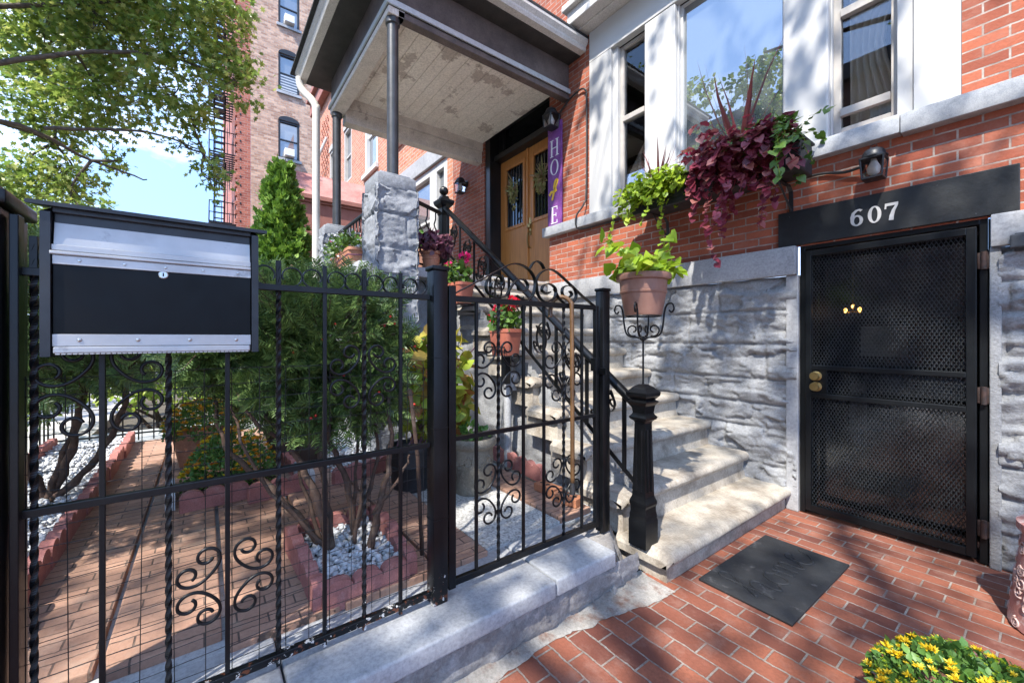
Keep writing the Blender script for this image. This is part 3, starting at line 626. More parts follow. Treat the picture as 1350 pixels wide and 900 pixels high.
# things fixed to the front -------------------------------------------
def lantern(x, z, label, s=1., d=.0):
    b = (x, 3.88, z); t = Thing('wall_lantern', label, 'lantern', b, 'black carriage lanterns on the front wall')
    P_ = lambda u, dd, zz: (x+u*s, 3.88-(d+dd)*1.-0*s, z+zz*s)
    mb = MB(); mb2 = MB(); mb2.lathe((0, 0, 0), [(.001, 0), (.055, 0), (.058, .012), (.04, .02), (.001, .022)], 18); mb.add([(x+v[0]*s, 3.876-v[2], z+.03*s+v[1]*s) for v in mb2.v], mb2.f)
    mb.tube([P_(0, .01, .03), P_(0, .07*s, .075), P_(0, .11*s, .075)], .011*s, 8); t.part('bracket', mb, M['box_grey'], smooth=True)
    c = P_(0, .11*s, 0); q2 = math.sqrt(2)
    mb = MB(); mb.lathe(c, [(.001, .112*s), (.03*s, .108*s), (.055*s, .095*s), (.068*s, .072*s), (.072*s, .05*s), (.084*s, .044*s), (.084*s, .036*s), (.001, .034*s)], 20); mb.tube([(c[0]+.02*s*math.cos(i*.6), c[1], c[2]+.122*s+.018*s*math.sin(i*.6)) for i in range(11)], .003*s, 5, False)
    t.part('hood', mb, M['box_grey'], smooth=True)
    mb = MB(); mb.lathe(c, [(.066*s*q2, .034*s), (.056*s*q2, -.112*s)], 4, sq=True); t.part('glass', mb, M['lampglass'])
    mb = MB(); mb.lathe(c, [(.074*s*q2, .0345*s), (.074*s*q2, .024*s), (.066*s*q2, .020*s), (.066*s*q2, .034*s)], 4, sq=True); mb.lathe(c, [(.05*s*q2, -.112*s), (.062*s*q2, -.113*s), (.062*s*q2, -.126*s), (.05*s*q2, -.126*s)], 4, sq=True)
    for i in range(4): a_ = PI/4+PI/2*i; mb.tube([(c[0]+.069*s*q2*math.cos(a_), c[1]+.069*s*q2*math.sin(a_), c[2]+.03*s), (c[0]+.059*s*q2*math.cos(a_), c[1]+.059*s*q2*math.sin(a_), c[2]-.116*s)], .006*s, 5)
    t.part('cage', mb, M['box_grey'])
    mb = MB(); mb.lathe(c, [(.016*s, .03*s), (.024*s, .0*s), (.042*s, -.04*s), (.034*s, -.08*s), (.001, -.10*s)], 14); t.part('bulb', mb, M['lampwhite'], smooth='all')
lantern(-.765, 2.655, 'dark grey wall lantern on the brick above the 607 gate', .93)
lantern(-4.10, 4.40, 'weathered wall lantern just above the purple HOPE plank', 1.15)
lantern(-6.55, 4.22, 'wall lantern on the shaded brick left of the wooden doors', 1.2)
def cable(pts, label, r=.011):
    mb = MB(); mb.tube(pts, r, 8); mb.e = None; solo(mb, 'conduit_cable', M['blackpot'], label, 'cable', pts[0], smooth='all')
def smooth_path(P, n=8):
    P = [Vector(p) for p in P]; out = []
    for i in range(len(P)-1):
        p0, p1, p2, p3 = P[max(i-1, 0)], P[i], P[i+1], P[min(i+2, len(P)-1)]
        for k in range(n):
            t = k/n; out.append(.5*((2*p1)+(-p0+p2)*t+(2*p0-5*p1+4*p2-p3)*t*t+(-p0+3*p1-3*p2+p3)*t**3))
    out.append(P[-1]); return out
cable(smooth_path([FAC.p(-.85, .05, 2.665), FAC.p(-.95, .03, 2.665), FAC.p(-1.08, .02, 2.70), FAC.p(-1.25, .02, 2.715), FAC.p(-1.6, .02, 2.76)]), 'short black conduit running left from the lantern under the window sill')
cable(smooth_path([FAC.p(-4.02, .04, 4.46), FAC.p(-3.86, .03, 4.56), FAC.p(-3.66, .03, 4.60), FAC.p(-3.57, .03, 4.55), FAC.p(-3.545, .03, 4.40), FAC.p(-3.55, .03, 3.3), FAC.p(-3.57, .06, 3.1), FAC.p(-3.64, .105, 2.98), FAC.p(-3.66, .105, 2.86), FAC.p(-3.62, .06, 2.80), FAC.p(-3.3, .03, 2.795), FAC.p(-2.7, .03, 2.79)]), 'long black conduit looping from the upper lantern down over the sill')
mb = MB(); FAC.box(mb, -.155, -.02, .035, .10, 1.945, 2.025, .008); FAC.box(mb, -.14, -.035, .03, .045, 1.93, 2.04, .004); solo(mb, 'junction_box', M['blackbox'], 'small dark grey box on the stone block right of the mesh gate', 'box', (-.09, 3.8, 1.9))

# HOPE plank
t = Thing('hope_plank', 'tall purple wooden plank lettered HOPE leaning on the sill beside the door', 'sign', (-4.12, 3.86, 2.95))
pf = lambda x, d, z: (x, 3.855-d, z)
mb = MB(); mb.box(-4.255, -3.985, 3.835, 3.858, 2.952, 4.36, .003); t.part('board', mb, M['purple'])
cx = -4.12
def bar(mb, x0, x1, z0, z1): mb.box(x0, x1, 3.829, 3.8345, z0, z1)
mb = MB(); z = 4.02; h2, w2 = .115, .085      # H
bar(mb, cx-.066, cx-.043, z-h2, z+h2); bar(mb, cx+.043, cx+.066, z-h2, z+h2); bar(mb, cx-.043, cx+.043, z-.006, z+.006)
for s_ in (-.0545, .0545):
    for zz in (-h2, h2-.008): bar(mb, cx+s_-.032, cx+s_-.0115, z+zz, z+zz+.008); bar(mb, cx+s_+.0115, cx+s_+.032, z+zz, z+zz+.008)
t.part('letter', mb, M['sign_white'])
mb = MB(); ring(mb, cx, 3.755, .078, .108, .022, .009, -.002, .0065, lambda x, d, z: (x, 3.8345-d, z)); t.part('letter', mb, M['sign_white'])
mb = MB(); z = 3.10; bar(mb, cx-.048, cx-.024, z-h2, z+h2)
for zz in (-h2, h2-.009): bar(mb, cx-.066, cx-.048, z+zz, z+zz+.009); bar(mb, cx-.024, cx+.058, z+zz, z+zz+.009)
bar(mb, cx-.024, cx+.036, z-.005, z+.005); bar(mb, cx+.050, cx+.058, z-h2+.009, z-h2+.046); bar(mb, cx+.050, cx+.058, z+h2-.046, z+h2-.009); bar(mb, cx+.030, cx+.036, z-.025, z-.005); bar(mb, cx+.030, cx+.036, z+.005, z+.025)
t.part('letter', mb, M['sign_white'])
mb = MB(); zc_ = 3.44
rp = smooth_path([(cx-.045, 0, zc_-.13), (cx-.005, 0, zc_-.02), (cx+.045, 0, zc_+.075), (cx+.062, 0, zc_+.115), (cx+.045, 0, zc_+.135), (cx+.015, 0, zc_+.115), (cx-.005, 0, zc_+.05), (cx+.01, 0, zc_-.03)], 6)
fat_path(mb, [(p.x, p.z) for p in rp], .030, -.002, .006, lambda x, d, z: (x, 3.8345-d, z))
fat_path(mb, [(cx-.10, zc_-.052), (cx-.06, zc_-.015), (cx-.0, zc_-.02), (cx+.05, zc_+.0)], .036, -.002, .008, lambda x, d, z: (x, 3.8345-d, z))
t.part('ribbon', mb, M['ribbon'])

# ================================================================== STOOP
ST = Thing('stoop', 'worn limestone front steps with rounded nosings climbing to the landing', 'steps', (-2.6, 3., 0))
RUN, RISE, Z1, XN = .33, .2245, .18, -1.30
def step_top(k): return Z1+RISE*(k-1)
def yout(k): return 2.09+.024*(k-1)
for k in range(1, 11):
    zt = step_top(k); xn = XN-RUN*(k-1); y0 = yout(k); y1 = 3.868
    mb = MB(); bm = bmesh.new()
    # tread slab, worn and bull-nosed
    xb = xn-RUN-.06 if k < 10 else xn-.12
    nx, ny = 12, 40; prof = []
    R_ = .040
    for i in range(9): a_ = PI/2-PI*i/8*.93; prof.append((xn-R_+R_*math.cos(a_), zt-R_+R_*math.sin(a_)))
    pro = [(xb, zt-.085)]+[(xb, zt)]+[(xb+(xn-R_-xb)*i/6, zt) for i in range(1, 6)]+prof+[(xn-.045, zt-.085)]
    rows = []
    for j in range(ny+1):
        tt = j/ny; y = y0+(y1-y0)*tt; row = []
        e = max(0, 1-(y-y0)/R_); inset = R_*(1-math.sqrt(max(0, 1-e*e)))
        for (px, pz) in pro:
            wear = .010*math.exp(-((tt-.5)/.3)**2)*max(0, 1-abs(px-xn)/.22)
            nn = .004*fbm(Vector((px*9, y*9, k)), 3)
            zz = pz; 
            if px > xb+.001 or pz > zt-.08: zz = pz-wear*(1 if pz > zt-.05 else 0)+nn*(1 if pz > zt-.06 else 0)-(inset if pz > zt-.04 else 0)
            row.append(bm.verts.new((px-(inset*.5 if px > xn-.06 else 0), y, zz)))
        rows.append(row)
    for j in range(ny):
        for i in range(len(pro)-1): bm.faces.new((rows[j][i], rows[j][i+1], rows[j+1][i+1], rows[j+1][i]))
    bm.faces.new(rows[0]); bm.faces.new(rows[-1][::-1]); bm.verts.index_update()
    mb.add([v.co for v in bm.verts], [[v.index for v in f.verts] for f in bm.faces]); bm.free()
    # riser, flaring out where it meets the tread below at the street end
    zb = 0 if k == 1 else step_top(k-1)-.02
    nr = 10; fl = []
    for i in range(nr+1):
        f = i/nr; z = zb+(zt-.08-zb)*f; cv = .03*(1-f)**2 if k > 1 else .0
        fl.append((xn-.047+cv, y0+.045-cv*.9, z))
    b0 = len(mb.v)
    for (x, y, z) in fl: mb.v += [(x, y1, z), (x, y, z), (x-RUN-.05, y, z)]
    for i in range(nr):
        for q in range(2): c_ = b0+i*3+q; mb.f.append((c_, c_+1, c_+4, c_+3))
    ST.part('step', mb, M['step'], smooth=True, fix=True)
mb = MB(); mb.box(-1.375, -1.325, 2.10, 3.86, 0, .03, .01)
# side wall under the steps, rough painted
SW = Fr((0, 2.30, 0), (1, 0, 0), (0, -1, 0))
mb = MB(); rockface(mb, SW, -4.3, -1.62, 0, 2.1, .03, .32, .6, .03, seed=6, groove=.006, ztop=lambda u: Z1+RISE*((XN-u)/RUN)-.02)
ST.part('side_wall', mb, M['stone'], smooth='all')
# landing block
mb = MB(); rockface(mb, Fr((-4.27, 0, 0), (0, 1, 0), (1, 0, 0)), 1.40, 2.42, 0, 2.06, .04, .27, .5, .024, seed=12, iso=.6); ST.part('landing_wall', mb, M['stone_dark'], smooth='all')
mb = MB(); rockface(mb, Fr((0, 1.42, 0), (1, 0, 0), (0, -1, 0)), -6.3, -4.26, 0, 2.08, .04, .27, .6, .03, seed=13); ST.part('landing_wall', mb, M['stone_dark'], smooth='all')
mb = MB(); mb.box(-6.4, -4.02, 1.18, 2.40, 2.06, 2.165, .012); mb.box(-6.4, -4.28, 2.402, 3.87, 2.06, 2.2, .006); ST.part('landing', mb, M['ledge'], smooth=True)
def pier(x, y, z1, w, seed):
    mb = MB()
    for fr in (Fr((x, y-w/2, 0), (1, 0, 0), (0, -1, 0)), Fr((x+w/2, y, 0), (0, 1, 0), (1, 0, 0)), Fr((x-w/2, y, 0), (0, -1, 0), (-1, 0, 0)), Fr((x, y+w/2, 0), (-1, 0, 0), (0, 1, 0))):
        rockface(mb, fr, -w/2-.035, w/2+.035, 0, z1-.11, .026, .33, 1.2, .015, seed=seed, groove=.012, iso=.8, d0=.006)
    mb.box(x-w/2-.012, x+w/2+.012, y-w/2-.012, y+w/2+.012, z1-.135, z1, .014); mb.box(x-w/2+.03, x+w/2-.03, y-w/2+.03, y+w/2-.03, z1, z1+.03, .012)
    ST.part('pier', mb, M['stone_dark'], smooth=True, fix=False)
pier(-4.04, 1.50, 3.0, .37, 21); pier(-6.1, 1.48, 2.95, .36, 22)

# ================================================================== PORCH CANOPY
PC = Thing('porch_canopy', 'dark framed porch roof with peeling pale ceiling over the wooden doors', 'porch roof', (-5., 2.6, 2.2))
cx0, cx1, cy0, cy1 = -6.175, -3.872, 1.42, 3.876
mb = MB()
mb.box(cx0+.012, cx1-.012, cy0+.012, cy0+.10, 4.70, 5.04, .004); PC.part('frieze', mb, M['frieze'])
mb = MB(); mb.box(cx1-.10, cx1-.012, cy0+.102, cy1, 4.702, 5.04, .004); PC.part('frieze', mb, M['frieze'])
mb = MB(); mb.box(cx0+.012, cx0+.10, cy0+.102, cy1, 4.702, 5.04, .004); PC.part('frieze', mb, M['frieze'])
mb = MB(); mb.box(cx1-.10, cx1-.002, cy0+.1, cy1, 4.575, 4.64, .006); mb.box(cx1-.16, cx1-.03, cy0+.1, cy1, 4.64, 4.70, .004); PC.part('beam', mb, M['frieze'])
mb = MB(); mb.box(cx0+.002, cx1-.002, cy0+.002, cy0+.17, 4.575, 4.645, .006); PC.part('beam', mb, M['porchbeam'])
mb = MB(); mb.box(cx0+.004, cx0+.17, cy0+.17, cy1, 4.46, 4.66, .01); mb.box(cx0+.05, cx0+.19, cy0+.17, cy1, 4.66, 4.83, .008); PC.part('beam', mb, M['porchbeam'])
mb = MB()
for q in ((cx0-.02, cx1+.02, cy0-.02, cy0), (cx1, cx1+.02, cy0, cy1), (cx0-.02, cx0, cy0, cy1)): mb.box(q[0], q[1], q[2], q[3], 4.648, 4.705, .003)
PC.part('drip_strip', mb, M['strip'])
# board ceiling
mb = MB(); nb = 14
for i in range(nb):
    y0 = cy0+.16+(cy1-cy0-.16)*i/nb; y1 = cy0+.16+(cy1-cy0-.16)*(i+1)/nb; mb.box(cx0+.17, cx1-.10, y0+.002, y1-.002, 4.80, 4.82, .003)
mb.box(cx0+.1, cx1-.05, cy0+.1, cy1, 4.822, 4.84); PC.part('ceiling', mb, M['ceiling'])
mb = MB(); mb.box(cx0-.26, cx1+.20, cy0-.26, cy1, 5.042, 5.075, .003); PC.part('soffit', mb, M['soffit'])
# K-style gutter along the street side and the right side
gp = [(0, 0), (.085, 0), (.10, .03), (.10, .055), (.135, .10), (.135, .135), (.0, .135)]
mb = MB(); zz = 5.05
mb.prism([(cx1+.20+a_, cy0-.34, zz+b_) for a_, b_ in gp], (0, cy1-cy0+.335, 0)); PC.part('gutter', mb, M['cornice'])
mb = MB(); mb.prism([(cx0-.30, cy0-.26-a_, zz+b_) for a_, b_ in gp], (cx1-cx0+.48, 0, 0)); PC.part('gutter', mb, M['cornice'])
mb = MB(); a_ = .40
mb.prism([(cx0-.42, cy0-.44, 5.19), (cx1+.34, cy0-.44, 5.19), (cx1+.34, cy0-.44, 5.215), (cx0-.42, cy0-.44, 5.215)], (0, cy1-cy0+.44, 0))
mb.add([(cx0-.42, cy0-.44, 5.216), (cx1+.34, cy0-.44, 5.216), (cx1+.34, cy1, 5.216), (cx0-.42, cy1, 5.216), (cx0+.8, cy1, 5.75), (cx1-.8, cy1, 5.75)], [(0, 1, 5, 4), (1, 2, 5), (3, 0, 4)]); PC.part('roof', mb, M['shingle'])
for x, y in ((-3.955, 1.495), (-6.085, 1.49)):
    mb = MB(); mb.lathe((x, y, 2.95), [(.001, 0), (.075, 0), (.075, .03), (.056, .034), (.056, 1.56), (.07, 1.57), (.07, 1.625), (.001, 1.626)], 20); PC.part('post', mb, M['postmetal'], smooth=True)
mb = MB(); mb.tube(smooth_path([(-6.40, 1.07, 5.08), (-6.40, 1.08, 4.98), (-6.36, 1.12, 4.88), (-6.24, 1.2, 4.74), (-6.19, 1.24, 4.62), (-6.19, 1.245, 4.4), (-6.33, 1.27, 2.2), (-6.4, 1.28, .3)]), .050, 12); PC.part('downspout', mb, M['spout'], smooth='all')

# pipe on the side wall of the stoop
mb = MB(); mb.tube([(-2.93, 2.16, .28), (-2.93, 2.16, 1.02)], .035, 10); mb.box(-2.99, -2.87, 2.15, 2.22, .95, 1.1, .01); solo(mb, 'drain_pipe', M['ledge'], 'grey painted drain pipe standing against the side of the steps', 'pipe', (-2.93, 2.16, .28), smooth=True)
# ================================================================== IRONWORK
FX = -1.65
def cscroll(A, B, flip=1, turn=8.2, n=2.4, k0=1.0, m=96):
    """a C-scroll with spiral ends centred near 2-D points A and B; flip picks the side it bows to"""
    ss = np.linspace(-1, 1, m); k1 = (turn-k0)*(n+1)
    th = k0*ss+k1*np.sign(ss)*np.abs(ss)**(n+1)/(n+1)
    x = np.cumsum(np.cos(th)); y = np.cumsum(np.sin(th)); P_ = np.stack([x, y], 1)
    if flip < 0: P_[:, 1] *= -1
    a, b = P_[0], P_[-1]; A = np.array(A); B = np.array(B)
    d0 = b-a; d1 = B-A; sc = np.linalg.norm(d1)/np.linalg.norm(d0); ang = math.atan2(d1[1], d1[0])-math.atan2(d0[1], d0[0])
    R_ = np.array([[math.cos(ang), -math.sin(ang)], [math.sin(ang), math.cos(ang)]])
    return (P_-a)@R_.T*sc+A
def arc2(c, r0, r1, a0, a1, m=20):
    return [(c[0]+(r0+(r1-r0)*i/m)*math.cos(a0+(a1-a0)*i/m), c[1]+(r0+(r1-r0)*i/m)*math.sin(a0+(a1-a0)*i/m)) for i in range(m+1)]
def picket(mb, y, z0, z1, twisted, x=FX, r=.0085, tw=(.35, 1.5)):
    if twisted:
        k = int((z1-z0)/.006); mb2 = [(x, y, z0+(z1-z0)*i/k) for i in range(k+1)]; mb.tube(mb2, r*1.08, 4, True, .24, True)
    else: mb.box(x-r*.82, x+r*.82, y-r*.82, y+r*.82, z0, z1, .0015)
def motif(parent, T, yc, zc, hw, hh, x=FX, r=.0052, mat='iron', sides=(-1, 1), name='scroll'):
    for sd in sides:
        for up in (1, -1):
            A = (sd*hw*.69, up*hh*.23); B = (sd*hw*.29, up*hh*.66); mb = MB()
            c = cscroll(A, B, -sd*up, 6.7, .8, .8)
            mb.tube([(x, yc+p[0], zc+p[1]) for p in c], r, 6)
            T.part(name, mb, M[mat], smooth='all')

F = Thing('iron_fence', 'black wrought iron fence of straight and twisted bars with scrolls on the low wall', 'fence', (FX, .2, .25))
mb = MB(); mb.box(FX-.011, FX+.011, -.40, .79, 1.585, 1.607, .002); F.part('top_rail', mb, M['iron'])
mb = MB(); mb.box(FX-.011, FX+.011, -.40, .79, .940, .962, .002); F.part('middle_rail', mb, M['iron'])
mb = MB(); mb.box(FX-.013, FX+.013, -1.25, .79, .283, .309, .002); F.part('bottom_rail', mb, M['iron'])
PK = [(-.366, 1), (-.235, 0), (-.089, 1), (.061, 0), (.209, 1), (.361, 0), (.507, 1), (.657, 0)]
for y, tw in PK:
    mb = MB(); picket(mb, y, .262, 1.69, tw, r=.0082 if y < 0 else .0085)
    if tw: mb.box(FX-.008, FX+.008, y-.008, y+.008, 1.585, 1.692, .001)
    F.part('picket', mb, M['iron'], fix=not tw)
    for sd in (-1, 1):
        if y < -.3 and sd < 0: continue
        c = (y+sd*.042, 1.639); a0 = -PI/2+sd*.25; 
        pts = arc2(c, .034, .030, a0, a0+sd*(-1)*-4.9, 26)
        mb = MB(); mb.strip([(FX, p[0], p[1]) for p in pts], .0045, .014, (1, 0, 0)); F.part('finial_curl', mb, M['iron'], smooth=True)
c = (.74, 1.639); mb = MB(); mb.strip([(FX, p[0], p[1]) for p in arc2(c, .034, .030, -PI/2-.25, -PI/2-.25-4.9+9.4, 26)], .0045, .014, (1, 0, 0)); F.part('finial_curl', mb, M['iron'], smooth=True)
motif(F, F, .061, .617, .135, .135); motif(F, F, -.235, 1.275, .135, .145); motif(F, F, .507, 1.268, .13, .135)
mb = MB()
for i in range(16): y = -.385+i*.077; mb.tube([(FX-.016+.002*math.sin(i*2.1), y+.004*math.sin(i*1.7), .295), (FX-.017, y+.003*math.sin(i*2.9), .8), (FX-.016, y-.004*math.sin(i*1.3), 1.315)], .0013, 5)
for j in range(20):
    z = .33+j*.0515; mb.tube([(FX-.0185, -.40+.14*i, z+.0035*math.sin(i*1.3+j*2.2)+.002*i) for i in range(9)]+[(FX-.0185, .805, z)], .0012, 5)
F.part('wire_mesh', mb, M['wire'], fix=False)
mb = MB(); y0, y1 = .793, .862
mb.box(FX-.035, FX+.035, y0, y1, .252, 1.715, .004); mb.box(FX-.041, FX+.041, y0-.006, y1+.006, 1.7152, 1.735, .004)
for z in (.62, 1.02, 1.33): mb.box(FX-.0365, FX+.0365, y0-.0015, y1+.0015, z, z+.004)
F.part('post', mb, M['iron'], smooth=True)

BP = Thing('gate_pier', 'massive square black cast iron pier at the left end of the fence', 'post', (-1.69, -.52, .25))
mb = MB(); mb.box(-1.80, -1.585, -.625, -.41, .0, 1.755, .008); BP.part('shaft', mb, M['iron2'], smooth=True)
mb = MB(); mb.box(-1.815, -1.57, -.64, -.395, 1.7552, 1.792, .006); mb.box(-1.795, -1.59, -.62, -.415, 1.7922, 1.81, .006); BP.part('cap', mb, M['iron2'], smooth=True)
for zc_ in (1.60, 1.2, .8):
    mb = MB(); mb.tube([(-1.580, -.52+p[0], zc_+p[1]) for p in cscroll((-.05, .0), (.05, .05), 1)], .010, 6); BP.part('cast_ornament', mb, M['iron2'], smooth=True)
    mb = MB(); mb.box(-1.588, -1.578, -.615, -.42, zc_-.17, zc_-.155, .002); BP.part('cast_band', mb, M['iron2'])
mb = MB(); mb.box(-1.66, -1.615, -.402, -.385, .28, 1.74, .002); BP.part('side_bar', mb, M['iron2'])

# garden gate ---------------------------------------------------------
G = Thing('garden_gate', 'black wrought iron garden gate with scrollwork and an arched strap top', 'gate', (FX, 1.4, .28))
mb = MB(); g0, g1 = .895, 1.872
mb.box(FX-.018, FX+.018, g0-.018, g0+.018, .285, 1.655, .003); mb.box(FX-.014, FX+.014, g1-.012, g1+.012, .29, 1.61, .003)
mb.box(FX-.0125, FX+.0125, g0+.018, g1-.012, 1.585, 1.612, .002); mb.box(FX-.0125, FX+.0125, g0+.018, g1-.012, .292, .322, .002); mb.box(FX-.010, FX+.010, g0+.018, g1-.012, .948, .968, .002)
G.part('frame', mb, M['iron2'])
for y, tw in ((1.031, 0), (1.159, 1), (1.317, 0), (1.458, 0), (1.605, 1), (1.751, 0)):
    mb = MB(); picket(mb, y, .32, 1.588, tw); G.part('picket', mb, M['iron2'], fix=not tw)
motif(G, G, 1.159, 1.262, .135, .155, mat='iron2'); motif(G, G, 1.159, .662, .135, .165, mat='iron2'); motif(G, G, 1.605, 1.235, .13, .19, mat='iron2'); motif(G, G, 1.605, .622, .13, .15, mat='iron2')
STR = [[(0.914, 1.622), (1.068, 1.703), (1.165, 1.755), (1.231, 1.789), (1.291, 1.796), (1.354, 1.774), (1.394, 1.725), (1.386, 1.656), (1.354, 1.620), (1.307, 1.618), (1.272, 1.636)],
 [(1.158, 1.615), (1.202, 1.629), (1.238, 1.676), (1.276, 1.714), (1.323, 1.718), (1.346, 1.69), (1.326, 1.661), (1.288, 1.666), (1.282, 1.688)],
 [(1.165, 1.615), (1.123, 1.621), (1.089, 1.648), (1.092, 1.694), (1.13, 1.729), (1.169, 1.721), (1.181, 1.689), (1.151, 1.661), (1.116, 1.664), (1.118, 1.687)],
 [(1.354, 1.776), (1.394, 1.822), (1.436, 1.817), (1.459, 1.789)],
 [(1.407, 1.695), (1.404, 1.726), (1.436, 1.767), (1.495, 1.791), (1.556, 1.778), (1.657, 1.721), (1.753, 1.663), (1.862, 1.606)],
 [(1.404, 1.707), (1.415, 1.652), (1.448, 1.619), (1.486, 1.616), (1.534, 1.64), (1.543, 1.686), (1.504, 1.711), (1.457, 1.702), (1.444, 1.673), (1.478, 1.657), (1.502, 1.669)],
 [(1.534, 1.688), (1.565, 1.642), (1.606, 1.614)],
 [(1.676, 1.617), (1.704, 1.657), (1.69, 1.7), (1.647, 1.715), (1.599, 1.698), (1.597, 1.66), (1.638, 1.645), (1.668, 1.665), (1.652, 1.684)]]
for q in STR:
    mb = MB(); mb.strip(smooth_path([(FX, a, b) for a, b in q], 6), .0048, .022, (1, 0, 0)); G.part('strap_scroll', mb, M['iron2'], smooth=True)
mb = MB(); mb.box(FX-.03, FX+.01, 1.858, 1.90, 1.22, 1.30, .003); G.part('latch', mb, M['iron2'])
t = Thing('latch_post', 'square black iron post where the garden gate latches', 'post', (FX, 1.94, .25))
mb = MB(); mb.box(FX-.03, FX+.03, 1.902, 1.965, .252, 1.70, .003); t.part('shaft', mb, M['iron2'], smooth=True)
mb = MB(); mb.box(FX-.035, FX+.035, 1.897, 1.97, 1.7005, 1.718, .004); t.part('cap', mb, M['iron2'], smooth=True)
mb = MB(); mb.box(FX-.005, FX+.06, 1.89, 1.902, 1.20, 1.24, .002); t.part('strike', mb, M['iron2'])
# cane hung over the gate rail
mb = MB(); cp = smooth_path([(FX-.045, 1.545, 1.535), (FX-.045, 1.548, 1.585), (FX-.03, 1.562, 1.632), (FX+.0, 1.60, 1.647), (FX+.026, 1.632, 1.618), (FX+.032, 1.637, 1.55), (FX+.033, 1.64, 1.1), (FX+.03, 1.645, .60)], 8)
t = Thing('walking_cane', 'brown crook handled walking cane hooked over the garden gate', 'cane', (FX, 1.6, .56))
mb.tube(cp, .0125, 10); t.part('shaft', mb, M['cane'], smooth='all'); mb = MB(); mb.lathe((FX+.03, 1.645, .545), [(.001, 0), (.016, 0), (.017, .03), (.0135, .05), (.0135, .065), (.001, .066)], 12); t.part('rubber_tip', mb, M['blackpot'], smooth=True)

# mailbox -------------------------------------------------------------
MBX = Thing('mailbox', 'black and silver metal mailbox hung on the iron fence', 'mailbox', (-1.56, -.1, 1.37))
xf, xb, ya, yb = -1.515, -1.635, -.318, .128
mb = MB(); mb.box(xb, xf-.012, ya+.012, yb-.012, 1.378, 1.755, .003); MBX.part('body', mb, M['box_grey'])
mb = MB(); mb.prism([(xb, ya-.008, 1.372), (xf+.006, ya-.008, 1.372), (xf+.006, ya-.008, 1.735), (xb, ya-.008, 1.775)], (0, .018, 0)); MBX.part('end_plate', mb, M['box_grey']); mb = MB(); mb.prism([(xb, yb-.010, 1.376), (xf+.006, yb-.010, 1.376), (xf+.006, yb-.010, 1.74), (xb, yb-.010, 1.775)], (0, .018, 0)); MBX.part('end_plate', mb, M['box_grey'])
mb = MB(); mb.box(xf-.01, xf-.004, ya+.012, yb-.012, 1.43, 1.615, .001); MBX.part('door_panel', mb, M['box_black'])
mb = MB(); mb.prism([(xf-.006, ya+.014, 1.655), (xf-.002, ya+.014, 1.655), (xf-.016, ya+.014, 1.735), (xf-.02, ya+.014, 1.735)], (0, yb-ya-.028, 0))
mb.box(xf-.006, xf+.002, ya+.010, yb-.012, 1.640, 1.656, .002); mb.box(xf-.006, xf+.008, ya+.008, yb-.012, 1.630, 1.639, .0025); mb.box(xf-.006, xf+.001, ya+.012, yb-.012, 1.606, 1.629, .001)
fl = MBX.part('letter_flap', mb, M['alu'])
mb = MB()
for i in range(5): y = ya+.06+i*.085; mb2 = MB(); mb2.lathe((0, 0, 0), [(.001, 0), (.004, 0), (.003, .002), (.001, .0025)], 10); mb.add([(xf+.001+v[2], y+v[0], 1.618+v[1]) for v in mb2.v], mb2.f)
mb.build('rivet', M['chrome'], fl, MBX.loc)
mb = MB(); mb.box(xf-.006, xf+.001, ya+.012, yb-.012, 1.398, 1.429, .001); mb.box(xf-.006, xf+.006, ya+.014, yb-.014, 1.380, 1.397, .003)
for i in range(40): y = ya+.018+i*(yb-ya-.04)/39.5; mb.box(xf-.004, xf+.006, y, y+.009, 1.3765, 1.3798, .001)
hs = MBX.part('hinge_strip', mb, M['alu'])
mb = MB()
for i in range(4): y = ya+.06+i*.112; mb2 = MB(); mb2.lathe((0, 0, 0), [(.001, 0), (.0055, 0), (.0045, .002), (.001, .0035)], 12); mb.add([(xf+.001+v[2], y+v[0], 1.414+v[1]) for v in mb2.v], mb2.f)
mb.build('rivet', M['chrome'], hs, MBX.loc)
mb = MB(); mb2 = MB(); mb2.lathe((0, 0, 0), [(.001, 0), (.011, 0), (.011, .002), (.009, .003), (.001, .003)], 20); mb.add([(xf-.004+v[2], -.093+v[0], 1.598+v[1]) for v in mb2.v], mb2.f); lk = MBX.part('lock', mb, M['chrome'])
mb = MB(); mb.box(xf-.0012, xf-.0004, -.0945, -.0915, 1.593, 1.603); mb.build('keyhole', M['box_black'], lk, MBX.loc)
mb = MB(); mb.prism([(xb-.01, ya-.03, 1.785), (xf+.018, ya-.03, 1.758), (xf+.018, ya-.03, 1.748), (xb-.01, ya-.03, 1.774)], (0, yb-ya+.06, 0)); mb.box(xf-.02, xf+.0, ya+.012, yb-.012, 1.736, 1.7515, .002); MBX.part('roof', mb, M['box_grey'])

